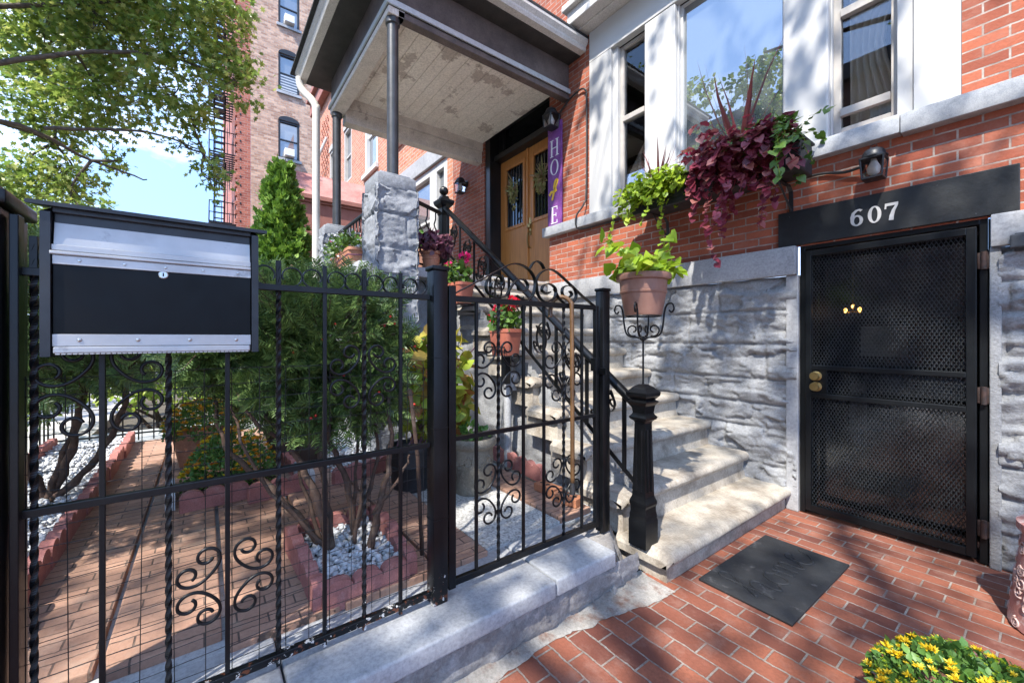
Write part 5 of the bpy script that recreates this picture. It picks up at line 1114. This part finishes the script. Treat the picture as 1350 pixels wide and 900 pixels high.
pebbles('white_gravel', 2600, lambda: (lambda a: (U(-5.6, -3.5-a*.2), .85+a*.85, U(.27, .32)))(U(0, 1)), .03, .055)
mb = MB(); mb.box(-2.47, -1.88, .40, .80, .2, .305); mb.box(-6.1, -1.87, -1.22, -.65, .2, .295); mb.box(-5.7, -3.45, .86, 1.7, .2, .272); struct(mb, 'soil', M['soil'])

# garden stake leaning by the fence
mb = MB(); mb.tube([(-1.99, .91, .285), (-2.0, .89, .8), (-2.03, .86, 1.15)], .011, 8); solo(mb, 'garden_stake', M['bark'], 'thin brown stake leaning upright beside the yew bed', 'stake', (-1.99, .91, .285), smooth='all')

# ================================================================== SHRUBS AND TREES
def yew(label, base, trunks, crown, n_spray, seed, sq=True):
    """trunks: list of polylines; crown: list of (centre, radii)"""
    t = Thing('yew_shrub', label, 'shrub', base)
    for tr, r0 in trunks:
        mb = MB(); P_ = smooth_path(tr, 5); k = len(P_); P_ = [p+Vector((.008*math.sin(i*1.9), .008*math.cos(i*2.3), 0)) for i, p in enumerate(P_)]
        mb.tube(P_, [.8*r0*(1-.6*i/k)*(1+.12*math.sin(i*2.7)) for i in range(k)], 9); t.part('trunk', mb, M['bark'], smooth='all')
    sets = []; mb = MB(); tot = sum(r[0]*r[1]*r[2] for c, r in crown)
    for c, r in crown:
        n = int(n_spray*r[0]*r[1]*r[2]/tot); d = RNG.uniform(-1, 1, size=(n*3, 3)); m_ = (np.abs(d)**4).sum(1) < 1; d = d[m_][:n]
        q = np.abs(d).max(1); keep = q > RNG.random(len(d))*.6; d = d[keep]
        ce = np.array(c)+d*np.array(r)*(1+.12*np.sin(d[:, [1, 2, 0]]*9+seed)); out = unit(d+rdir(len(d))*.55+[0, 0, .25]); ns = len(ce); k = 15; L = .07+.05*RNG.random(ns)
        side = unit(np.cross(out, rdir(ns)))
        tt = np.tile(np.linspace(0, 1, k), ns); base_ = np.repeat(ce, k, 0)+np.repeat(out*L[:, None], k, 0)*tt[:, None]
        sg = np.tile(np.where(np.arange(k) % 2 == 0, 1., -1.), ns)
        dirs = unit(np.repeat(out, k, 0)*.75+np.repeat(side, k, 0)*sg[:, None]+rdir(ns*k)*.18)
        sets.append(leaves(T_NEEDLE, base_, dirs, unit(np.repeat(np.cross(out, side), k, 0)+rdir(ns*k)*.3), np.repeat(.028+.014*RNG.random(ns), k)))
        for i in range(0, ns, 9):
            a = Vector(ce[i]); b = Vector(c)*.5+a*.5; mb.tube([tuple(b), tuple(a), tuple(a+Vector(out[i])*L[i])], .0022, 4, False)
    leafobj('crown', M['L_yew'], sets, t.e, t.loc); t.part('twigs', mb, M['bark'], fix=False)
    return t
ya_ = yew('clipped dark green yew on bare brown stems in the pebble bed', (-2.25, .6, .3),
 [([(-2.25, .52, .3), (-2.30, .46, .6), (-2.48, .36, .85), (-2.75, .2, 1.1)], .030), ([(-2.24, .53, .3), (-2.38, .52, .62), (-2.5, .5, .9), (-2.6, .5, 1.2)], .024), ([(-2.37, .68, .3), (-2.36, .63, .62), (-2.42, .55, .9), (-2.5, .6, 1.3)], .026), ([(-2.13, .68, .3), (-2.14, .74, .55), (-2.2, .82, .8), (-2.35, .85, 1.2)], .028), ([(-2.26, .52, .3), (-2.62, .30, .58), (-2.95, .1, .78), (-3.2, .05, 1.05)], .026), ([(-2.37, .68, .35), (-2.42, .82, .7), (-2.45, .8, 1.1)], .018), ([(-2.14, .70, .5), (-2.1, .82, .66), (-2.12, .9, .78)], .014),
  ([(-2.30, .50, .32), (-2.55, .42, .7), (-2.62, .40, 1.1)], .016), ([(-2.20, .62, .32), (-2.28, .70, .7), (-2.4, .72, 1.1)], .015), ([(-2.36, .66, .32), (-2.55, .74, .7), (-2.7, .8, 1.05)], .016), ([(-2.25, .52, .32), (-2.42, .22, .72), (-2.6, .1, 1.1)], .015),
  ([(-2.48, .36, .85), (-2.4, .2, 1.0), (-2.5, .1, 1.2)], .014), ([(-2.42, .52, .62), (-2.7, .6, .9), (-2.8, .65, 1.2)], .015)],
 [((-2.62, .56, 1.40), (.40, .41, .35)), ((-2.60, .64, 1.08), (.34, .32, .20)), ((-2.95, .25, 1.37), (.42, .33, .22)), ((-2.80, .12, 1.44), (.3, .26, .24)), ((-2.85, .45, 1.10), (.3, .3, .15))], 7600, 1)
mb = MB(); rr = random.Random(2)
for i in range(16): mb.sphere((-2.25+rr.uniform(-.05, .05), rr.uniform(.25, 1.0), rr.uniform(1.0, 1.68)), .007, 6)
ya_.part('berries', mb, M['berry'], smooth='all')
yew('spreading dark yew with several leaning stems in the white gravel bed at left', (-4.0, -.86, .3),
 [([(-4.15, -.86, .3), (-4.1, -.95, .6), (-4.0, -1.0, .95), (-3.9, -1.02, 1.4)], .04), ([(-4.13, -.85, .3), (-4.0, -.72, .65), (-3.9, -.66, 1.0), (-3.85, -.6, 1.4)], .036), ([(-4.12, -.84, .3), (-3.95, -.62, .55), (-3.8, -.45, .9), (-3.7, -.38, 1.3)], .034), ([(-4.15, -.86, .3), (-4.05, -.80, .5), (-4.1, -.7, .9), (-4.15, -.62, 1.3)], .03)],
 [((-3.8, -.7, 1.55), (.7, .62, .42)), ((-3.9, -1.0, 1.25), (.5, .4, .25)), ((-3.2, -.95, 1.5), (.5, .3, .5)), ((-4.6, -.3, 1.5), (.55, .5, .3))], 6500, 2)

t = Thing('arborvitae', 'bright green conical arborvitae standing beyond the yew before the neighbour houses', 'conifer', (-7.95, 1.05, .0)); mb = MB(); mb.tube([(-7.95, 1.05, -.1), (-7.95, 1.05, 4.1)], [.07, .015], 8); t.part('trunk', mb, M['bark'])
ntw = 520; hz = RNG.random(ntw)**1.3; z_ = .5+3.85*hz; a_ = RNG.uniform(0, 2*PI, ntw); rad_ = (.70*(1-hz)**.8+.03)*(.55+.6*RNG.random(ntw)**.5)
tipc = np.stack([-7.95+rad_*np.cos(a_), 1.05+rad_*np.sin(a_), z_], 1); od = unit(np.stack([np.cos(a_), np.sin(a_), np.full(ntw, 1.3)], 1)+RNG.normal(size=(ntw, 3))*.25)
k = 26; tt = RNG.random((ntw, k, 1)); P_ = (tipc[:, None, :]+od[:, None, :]*(tt-.6)*.30+RNG.normal(size=(ntw, k, 3))*.055*(1.15-tt)).reshape(-1, 3); n = len(P_); dd = np.repeat(od, k, 0)
sets = [leaves(T_DIAMOND, P_, unit(dd+rdir(n)*.6), unit(rdir(n)+dd*.4), .06+.06*RNG.random(n)), leaves(T_BLADE, P_, unit(dd+rdir(n)*.45), rdir(n), .09+.06*RNG.random(n))]
leafobj('crown', M['L_arb'], sets, t.e, t.loc)

def tree(name, label, base, limbs, clumps, n, leafmat_, s0, s1, r0, tm=T_LOBED, cat='tree', sub=None, group=None):
    t = Thing(name, label, cat, base, group); mb = MB()
    for L_, rr in limbs:
        P_ = smooth_path(L_, 6); k = len(P_); P_ = [p+Vector(RNG.normal(size=3))*rr*.25 for p in P_]; mb.tube(P_, [max(.006, rr*(1-.82*i/k)) for i in range(k)], 8)
    # twigs from limb ends into the clumps
    allp = [Vector(p) for L_, rr in limbs for p in L_[1:]]
    for c, r in clumps:
        c = Vector(c); o = min(allp, key=lambda p: (p-c).length)
        mid = o.lerp(c, .5)+Vector(RNG.normal(size=3))*.12; mb.tube(smooth_path([o, mid, c], 5), [.03, .027, .025, .022, .02, .017, .014, .012, .01, .008, .007], 6)
        for _ in range(sub or 5):
            e = c+Vector(RNG.normal(size=3)*np.array(r)*.55); mb.tube([tuple(mid.lerp(c, RNG.random())), tuple((c+e)/2+Vector(RNG.normal(size=3))*.05), tuple(e)], [.012, .008, .004], 5)
    t.part('trunk', mb, M['tree_bark'], smooth='all', fix=False)
    tot = sum(r[0]*r[1]*r[2] for c, r in clumps)**1.; sets = []
    for c, r in clumps:
        k = max(10, int(n*(r[0]*r[1]*r[2])/tot)); tw = max(4, k//9)
        tc, td = blob(tw, c, r, .15); P_ = np.repeat(tc, 9, 0)+RNG.normal(size=(tw*9, 3))*.10; k = len(P_)
        dirs = unit(np.repeat(td, 9, 0)*.5+rdir(k)*.8+[0, 0, -.35]); sets.append(leaves(tm, P_, dirs, unit(rdir(k)*.7+[0, 0, 1]), s0+(s1-s0)*RNG.random(k)))
    leafobj('crown', M[leafmat_], sets, t.e, t.loc); return t
# street trees
tree('street_tree', 'tall street tree with pointed green leaves hanging over the garden at upper left', (-9.6, -4.0, -.1),
 [([(-9.6, -4.0, -.1), (-9.6, -3.95, 2.2), (-9.7, -3.7, 4.2), (-9.9, -3.2, 6.5), (-10, -2.6, 9)], .24),
  ([(-9.7, -3.75, 4.0), (-10.2, -2.6, 4.9), (-10.9, -1.7, 4.75), (-10.9, -.9, 4.55)], .05), ([(-9.8, -3.5, 5.0), (-10.3, -1.8, 6.4), (-10.4, -.6, 6.9), (-10, .5, 6.6)], .05), ([(-9.75, -3.6, 4.6), (-11.2, -2.9, 5.2), (-12, -2.4, 5.3)], .05), ([(-9.9, -3.2, 6.2), (-11, -2, 7.6), (-10.8, -.8, 8.2)], .05), ([(-10.4, -2.2, 5.0), (-10.6, -.9, 5.4), (-10.3, .0, 5.15)], .035)],
 [((-12.2, -2.6, 7.2), (1., 1., .75)), ((-11.1, -1.5, 7.3), (.9, .9, .7)), ((-10.2, -.3, 7.2), (.8, .8, .6)), ((-9.6, .52, 6.45), (.5, .5, .45)), ((-10.0, .35, 7.0), (.55, .5, .5)), ((-11.9, -2.5, 5.9), (.9, .8, .65)), ((-11.2, -1.6, 6.1), (.85, .8, .6)), ((-10.3, -.5, 6.1), (.75, .7, .45)), ((-12.2, -2.8, 4.6), (.8, .8, .55)), ((-11.6, -2.2, 4.6), (.7, .6, .4)),
  ((-9.95, .1, 4.75), (.4, .35, .3)), ((-9.8, .22, 4.45), (.25, .25, .2)), ((-11.2, -1.5, 5.0), (.45, .4, .22)), ((-10.5, -.4, 5.25), (.3, .3, .18)), ((-10.9, -1., 8.4), (1.1, 1.1, .6)), ((-12, -2.2, 8.4), (1.2, 1.1, .7)), ((-9.9, .1, 8.0), (.9, .8, .5)), ((-9.6, -2.6, 9.4), (2., 1.6, 1.)), ((-8.2, -3.8, 8.6), (1.3, 1.2, 1.)), ((-10.2, -.2, 5.75), (.5, .45, .3)), ((-11.3, -2, 3.9), (.6, .5, .3))],
 28000, 'L_oak', .09, .155, .24, sub=6)
rr = random.Random(4); cl = []
for i in range(60):
    cl.append(((rr.uniform(-1.7, 5.0), rr.uniform(-6.8, 1.7), rr.uniform(7.0, 9.2)), (rr.uniform(.7, 1.15), rr.uniform(.7, 1.15), rr.uniform(.35, .6))))
tree('street_tree', 'broad street tree by the pavement arching over the house front', (3.4, -4.0, -.1),
 [([(3.4, -4.0, -.1), (3.3, -3.95, 2.5), (3.0, -3.8, 5), (2.4, -3.4, 7.8), (2, -3, 9.6)], .25), ([(3.0, -3.8, 4.8), (1, -3.2, 6.6), (-1.5, -2.8, 7.6), (-4, -2.4, 8)], .12), ([(2.9, -3.7, 5.4), (2.4, -2, 7.0), (2.0, -.6, 7.6)], .09), ([(2.6, -3.5, 6.6), (.5, -4.6, 8), (-2, -5, 8.4)], .1)],
 cl, 9000, 'L_oak', .10, .17, .25, sub=2)
# small trees and bushes beyond the garden
def bush(label, base, clumps, n, mat_='L_shrub', s0=.06, s1=.11, tm=T_OVAL, name='garden_shrub', cat='shrub'):
    t = Thing(name, label, cat, base); mb = MB()
    for c, r in clumps: mb.tube(smooth_path([base, ((base[0]+c[0])/2, (base[1]+c[1])/2, (base[2]+c[2])*.45), c], 4), [.03, .026, .022, .018, .015, .012, .01, .008, .005], 6)
    t.part('stems', mb, M['bark'], smooth='all', fix=False); sets = []; tot = sum(r[0]*r[1]*r[2] for c, r in clumps)
    for c, r in clumps:
        k = int(n*r[0]*r[1]*r[2]/tot); P_, D = blob(k, c, r, .25); sets.append(leaves(tm, P_, unit(D*.5+rdir(k)*.8), unit(rdir(k)*.6+D*.4+[0, 0, .6]), s0+(s1-s0)*RNG.random(k)))
    leafobj('leaves', M[mat_], sets, t.e, t.loc); return t
bush('yellow green leafy shrub behind the far garden fence', (-7.6, -.5, 0), [((-7.6, -.6, .9), (.6, .7, .5)), ((-7.4, .1, .8), (.5, .5, .45)), ((-8, -1.2, 1.1), (.7, .6, .6))], 1900)
bush('tall yellow green bush filling the view beyond the far garden fence', (-9.2, -.6, 0), [((-9.2, -.9, 1.2), (.7, .9, .9)), ((-9.3, .2, 1.0), (.6, .7, .8)), ((-9., -1.8, 1.1), (.7, .7, .9))], 2400)
bush('yellow green bush outside the street side fence behind the left yew', (-5.6, -2.0, 0), [((-5.6, -1.9, .8), (.7, .4, .6)), ((-6.6, -1.8, .9), (.6, .4, .6)), ((-4.9, -2.1, .7), (.5, .4, .5))], 1700)
bush('low bright green plant under the left yew by the street fence', (-4.6, -1.75, .2), [((-4.6, -1.7, .65), (.6, .35, .4)), ((-3.9, -1.75, .6), (.5, .3, .35))], 900, 'L_green')
bush('yellow green shrub between the far fence and the porch next door', (-7.5, 1.9, 0), [((-7.5, 1.2, .7), (.5, .5, .5)), ((-7.6, 2., .6), (.5, .5, .4))], 900)
for x, y, h, lab in ((-24, -4.2, 6.4, 'distant street tree seen low above the mailbox roof'), (-32, -3.6, 8.2, 'farther street tree in the gap under the big branches'), (-19, -6.5, 6.2, 'distant street tree at the left edge above the iron pier')):
    tree('street_tree', lab, (x, y, -.1), [([(x, y, -.1), (x, y, h*.45), (x+.2, y+.2, h*.8)], .16), ([(x, y, h*.45), (x+.8, y+.8, h*.75)], .07)], [((x+rr.uniform(-1.3, 1.3), y+rr.uniform(-1.3, 1.6), h*rr.uniform(.55, 1.)), (1.1, 1.1, .8)) for _ in range(9)], 2600, 'L_oak', .16, .24, .16, T_OVAL, sub=2)

# far garden fence and street-side fence
def wire_fence(label, A, B, z0, z1, n):
    A, B = Vector(A), Vector(B); t = Thing('garden_fence', label, 'fence', (*((A+B)/2)[:], 0.)[:2]+(z0,))
    mb = MB()
    for z in (z0+.08, z1-.14): mb = MB(); mb.tube([(A.x, A.y, z), (B.x, B.y, z)], .011, 6); t.part('rail', mb, M['iron2'])
    for i in range(n+1): p = A.lerp(B, i/n); mb = MB(); mb.tube([(p.x, p.y, z0), (p.x, p.y, z1)], .0075, 6); t.part('bar', mb, M['iron2'])
    for i in range(0, n, 2):
        p = A.lerp(B, (i+1)/n); d = (B-A).normalized()
        for s_ in (-1, 1):
            c = cscroll((s_*.05, .05), (s_*.03, .13), -s_, 6.3, 1., .4); mb = MB(); mb.tube([(p.x+d.x*q[0], p.y+d.y*q[0], z1-.30+q[1]) for q in c[::3]], .004, 5); t.part('scroll', mb, M['iron2'], smooth='all')
    return t
wire_fence('thin black iron fence closing the far end of the garden', (-6.25, -1.25), (-6.25, 1.1), .26, 1.12, 18)
wire_fence('thin black iron fence along the street side of the white gravel bed', (-2.0, -1.28), (-6.2, -1.28), .2, 1.12, 32)

# ================================================================== NEIGHBOUR HOUSE
NB = Thing('row_house', 'orange brick row house next door with white window frames and a stone sill', 'house', (-13, 3.88, 0))
w3 = (-12.55, -11.40, 6.30, 8.5); w2 = (-14.85, -13.95, 6.7, 8.55); w1 = (-16.9, -16.15, 6.7, 8.55); bay = (-10.4, -7.30, 2.9, 5.05); w4 = (-9.9, -8.3, 6.3, 8.5)
mb = MB(); FAC.wall(mb, -19.3, -7.06, 0, 12.5, [w3, w2, w1, bay, w4], .2); NB.part('wall', mb, M['brick_orange'], fix=False)
mb = MB(); FAC.box(mb, -10.6, -7.12, .0, .06, 5.06, 5.42, .01); NB.part('stone_band', mb, M['ledge']); mb = MB(); FAC.box(mb, -10.6, -7.12, .0, .09, 2.78, 2.9, .006); NB.part('stone_band', mb, M['ledge'])
mb = MB(); FAC.box(mb, -19.3, -7.06, .005, .25, 10.9, 11.4, .02); FAC.box(mb, -19.3, -7.06, .005, .40, 11.41, 11.6, .02); NB.part('cornice', mb, M['pinkfascia'])
def nwin(T, fr, w, frame, pane, fw=.08, sill=True, arch=False, d=.0, mid=True, fsill='white_trim', proud=.03):
    u0, u1, z0, z1 = w; mb = MB()
    for q in ((u0, u0+fw, z0, z1), (u1-fw, u1, z0, z1), (u0+fw, u1-fw, z0, z0+fw*.8), (u0+fw, u1-fw, z1-fw, z1)): fr.box(mb, q[0]+.002, q[1]-.002, -.12, proud-.035, q[2]+.002, q[3]-.002, .006)
    if mid: fr.box(mb, u0+fw, u1-fw, -.115, -.06, (z0+z1)/2-.03, (z0+z1)/2+.03, .005)
    o = T.part('window', mb, M[frame]); p = MB(); fr.box(p, u0+fw-.01, u1-fw+.01, -.105, -.10, z0+.03, z1-.03); p.build('pane', M[pane], o, T.loc)
    if sill: p = MB(); fr.box(p, u0-.08, u1+.08, .003, .09, z0-.13, z0-.003, .008); p.build('sill', M[fsill], o, T.loc)
    if arch:
        p = MB(); k = 12; uc = (u0+u1)/2; hw = (u1-u0)/2+.0; pts = [(uc-hw, z1-.002)]+[(uc+hw*math.cos(PI-PI*i/k), z1-.002+.26*hw*2*math.sin(PI*i/k)) for i in range(1, k)]+[(uc+hw, z1-.002)]
        p.prism([fr.p(a_, .006, b_) for a_, b_ in pts], fr.d*.03); p.build('arch_head', M[frame], o, T.loc)
    return o
nwin(NB, FAC, w3, 'white_trim', 'pane_far', .15); nwin(NB, FAC, w4, 'white_trim', 'pane_far', .15); nwin(NB, FAC, w2, 'frame_taupe', 'pane_far', .10, False, True); nwin(NB, FAC, w1, 'frame_taupe', 'pane_far', .10, False, True)
b0 = [(-10.4, -9.75), (-9.75, -7.95), (-7.95, -7.30)]
for a_, b_ in b0: nwin(NB, FAC, (a_, b_, 2.9, 5.05), 'white_trim', 'pane_far', .16, False)
mb = MB()
for i in range(9):
    for j in range(16):
        if (i+j) % 2 == 0: FAC.box(mb, -18.2+i*.14, -18.2+i*.14+.08, .004, .03, 7.5+j*.17, 7.5+j*.17+.09)
NB.part('pierced_brickwork', mb, M['brick_red'])
mb = MB(); mb.tube(smooth_path([(-17.0, 3.8, 9.2), (-17.3, 3.6, 8.6), (-17.6, 3.5, 8.2)]), .05, 8); NB.part('overflow_pipe', mb, M['white_trim'])
# porch next door: faded red hipped roof
NP = Thing('porch_canopy', 'faded red hipped porch roof of the neighbouring house', 'porch roof', (-10.6, 2.5, 0))
x0, x1, y0, y1, ze = -12.6, -9.3, 1.05, 3.86, 4.40
mb = MB(); mb.add([(x0, y0, ze), (x1, y0, ze), (x1, y1, ze), (x0, y1, ze), (x0+.5, y0+.35, ze+.62), (x1-.55, y0+.35, ze+.62), (x1-.55, y1, ze+.62), (x0+.5, y1, ze+.62)], [(0, 1, 5, 4), (1, 2, 6, 5), (3, 0, 4, 7), (4, 5, 6, 7)]); NP.part('roof', mb, M['pinkroof'])
mb = MB(); mb.box(x0, x1, y0, y1, ze-.09, ze-.003, .01); mb.box(x0+.05, x1-.05, y0+.05, y1, ze-.14, ze-.092, .01); mb.box(x0+.1, x1-.1, y0+.1, y1, ze-.75, ze-.142, .01); mb.box(x0+.06, x1-.06, y0+.06, y1, ze-.84, ze-.752, .01); NP.part('fascia', mb, M['pinkfascia'])
mb = MB()
for x, y in ((x1-.22, y0+.22), (x0+.22, y0+.22)): mb.lathe((x, y, .0), [(.001, 0), (.09, 0), (.075, .1), (.07, ze-.85), (.001, ze-.849)], 14)
NP.part('post', mb, M['pinkfascia']); mb = MB(); mb.box(x0+.1, x1-.06, y0+.1, y1, -.1, 2.2, .02); NP.part('base', mb, M['stone_dark'])

# ================================================================== APARTMENT BUILDING
AP = Thing('apartment_building', 'tall brown brick apartment building with red brick corner and air conditioners in its windows', 'building', (-28, 5, 0))
AF = Fr((-22, 0, 0), (0, 1, 0), (1, 0, 0)); AS = Fr((0, 1.18, 0), (-1, 0, 0), (0, -1, 0))
ws = [(2.78, 3.68, 9.93+3.16*i, 11.72+3.16*i) for i in range(-1, 5)]
mb = MB(); AF.wall(mb, 1.68, 12., -.1, 28, ws, .2); AP.part('wall', mb, M['brick_brown'], fix=False)
mb = MB(); AF.wall(mb, 1.18, 1.678, -.1, 28, [], .2); sw = [(23+2.9*k, 24.1+2.9*k, 3.8+3.16*i, 5.6+3.16*i) for k in range(4) for i in range(0, 7)]; AS.wall(mb, 22, 40, -.1, 28, sw, .2)
for j in range(70): z = .2+j*.4; mb.box(-22.34, -22.08, 1.10, 1.176, z, z+.17); 
AP.part('red_brick_corner', mb, M['brick_red'], fix=False)
mb = MB()
for j in range(70): z = .2+j*.4; mb.box(-21.996, -21.985, 1.26, 1.32, z+.02, z+.1)
AP.part('brick_quoins', mb, M['lintel'])
for i, w in enumerate(ws):
    o = nwin(AP, AF, w, 'box_grey', 'pane_far', .09, True, True, fsill='ledge', proud=.02)
    if i >= 1 and i != 2: p = MB(); AF.box(p, 3.02, 3.44, -.08, .28, w[2]+.08, w[2]+.42, .02); p.build('air_conditioner', M['white_ac'], o, AP.loc)
    if i == 2:
        p = MB()
        for q in range(6): AF.box(p, w[0]+.1, w[1]-.1, -.05, -.03, w[2]+.1+q*.13, w[2]+.12+q*.13)
        p.build('window_guard', M['white_ac'], o, AP.loc)
for w in sw: nwin(AP, AS, w, 'box_grey', 'pane_far', .09, False, False)
mb = MB(); mb.box(-40.2, -21.8, 1.0, 12.2, 28.01, 28.5, .05); AP.part('cornice', mb, M['pinkfascia'])
FE = Thing('fire_escape', 'black iron fire escape with landings and ladders on the street side of the apartment building', 'fire escape', (-24.5, .7, 3))
for i in range(0, 8):
    z = 3.4+3.16*i; mb = MB()
    for q in range(14): x = -26.4+q*.29; mb.box(x, x+.07, .18, 1.17, z, z+.05)
    mb.box(-26.45, -22.4, .16, .21, z-.04, z+.06); FE.part('platform', mb, M['iron2'], fix=False); mb = MB()
    for h in (.45, .95): mb.tube([(-26.4, 1.17, z+h), (-26.4, .17, z+h), (-22.45, .17, z+h), (-22.45, 1.17, z+h)], .022, 6)
    for q in range(23): x = -26.4+q*.18; mb.tube([(x, .17, z), (x, .17, z+.95)], .012, 5)
    for q in range(5): y = .17+q*.22; mb.tube([(-22.45, y, z), (-22.45, y, z+.95)], .012, 5); mb.tube([(-26.4, y, z), (-26.4, y, z+.95)], .012, 5)
    FE.part('railing', mb, M['iron2'], fix=False)
    if i < 7:
        mb = MB()
        for y in (.38, .80): mb.tube([(-25.9, y, z), (-23.6, y, z+3.16)], .035, 6)
        for q in range(13): f = (q+.5)/13; mb.box(-25.9+2.3*f-.10, -25.9+2.3*f+.10, .38, .80, z+3.16*f, z+3.16*f+.02)
        FE.part('stair', mb, M['iron2'], fix=False)

# ================================================================== ACROSS THE STREET (seen mirrored in the panes)
OP = Thing('row_house', 'brown row house across the street mirrored in the big window', 'house', (-4, -17, 0)); OF = Fr((0, -17, 0), (1, 0, 0), (0, 1, 0))
ow = [(-14+2.2*k, -12.9+2.2*k, 1.2+3.1*i, 3.0+3.1*i) for k in range(11) for i in range(4)]
mb = MB(); OF.wall(mb, -16, 11, -.1, 13.8, ow, .2); OP.part('wall', mb, M['facade_far'], fix=False); mb = MB(); mb.box(-16.1, 11.1, -24, -16.6, 13.81, 14.6, .05); OP.part('cornice', mb, M['frieze'])
for w in ow: nwin(OP, OF, w, 'white_trim', 'pane_far', .09, False)
tree('street_tree', 'street tree across the road mirrored in the big window', (-9.5, -12.9, -.1), [([(-9.5, -12.9, -.1), (-9.4, -12.9, 3), (-9.2, -12.7, 6.5)], .2), ([(-9.4, -12.9, 3.4), (-8, -12.4, 6)], .09), ([(-9.4, -12.9, 3.8), (-11, -12.6, 6.4)], .09)], [((-9.4+rr.uniform(-2.4, 2.4), -12.7+rr.uniform(-1.8, 1.8), rr.uniform(7, 14.5)), (1.3, 1.3, .9)) for _ in range(16)], 5200, 'L_oak', .18, .26, .2, T_OVAL, sub=2)

# ================================================================== LIGHT, SKY, CAMERA
sd = Vector((.32, -.72, 1.0)).normalized(); el = math.asin(sd.z); az = math.atan2(sd.x, sd.y)
L = bpy.data.lights.new('sun', 'SUN'); L.energy = 2.0; L.angle = rad(.8); L.color = (1., .95, .87)
lo = bpy.data.objects.new('sun', L); COL.objects.link(lo); lo.rotation_euler = sd.to_track_quat('Z', 'Y').to_euler(); lo.location = (0, 0, 30)
w = bpy.data.worlds.new('World'); S.world = w; w.use_nodes = True; nt = w.node_tree; bg = nt.nodes['Background']
sk = N(nt, 'ShaderNodeTexSky', sky_type='NISHITA'); sk.sun_disc = False; sk.sun_elevation = el; sk.sun_rotation = az; sk.air_density = 1.1; sk.dust_density = .15; sk.ozone_density = 2.5
tc = N(nt, 'ShaderNodeTexCoord'); mp = N(nt, 'ShaderNodeMapping'); mp.inputs['Scale'].default_value = (1.2, 1.2, 3.0); nt.links.new(tc.outputs['Generated'], mp.inputs[0])
cl_ = ramp(nt, noise(nt, mp.outputs[0], 1.9, 8, .6), [(.52, (0, 0, 0)), (.74, (1, 1, 1))])
gen = N(nt, 'ShaderNodeTexCoord'); va = N(nt, 'ShaderNodeVectorMath', operation='ADD'); va.inputs[1].default_value = (0, 0, .55); vn = N(nt, 'ShaderNodeVectorMath', operation='NORMALIZE'); nt.links.new(gen.outputs['Generated'], va.inputs[0]); nt.links.new(va.outputs[0], vn.inputs[0]); nt.links.new(vn.outputs[0], sk.inputs['Vector'])
hs = N(nt, 'ShaderNodeHueSaturation', inp={'Saturation': 1.0, 'Value': .9}); nt.links.new(sk.outputs[0], hs.inputs['Color'])
cc = mix(nt, mth(nt, 'MULTIPLY', cl_, .4), hs.outputs[0], (7.5, 7.6, 7.8)); nt.links.new(cc, bg.inputs[0]); bg.inputs[1].default_value = .15
cam = bpy.data.cameras.new('camera'); co = bpy.data.objects.new('camera', cam); COL.objects.link(co)
co.location = (0, 0, 1.42); cam.sensor_fit = 'HORIZONTAL'; cam.sensor_width = 36; cam.lens = 538/1350*36; cam.shift_y = -5/1350; cam.clip_start = .02; cam.clip_end = 1500
yaw = rad(37); fwd = Vector((-math.cos(yaw), math.sin(yaw), 0)); co.rotation_euler = fwd.to_track_quat('-Z', 'Y').to_euler()
S.camera = co
S.view_settings.view_transform = 'Standard'; S.view_settings.look = 'None'; S.view_settings.gamma = 1; S.view_settings.use_curve_mapping = False; S.view_settings.exposure = 2.38
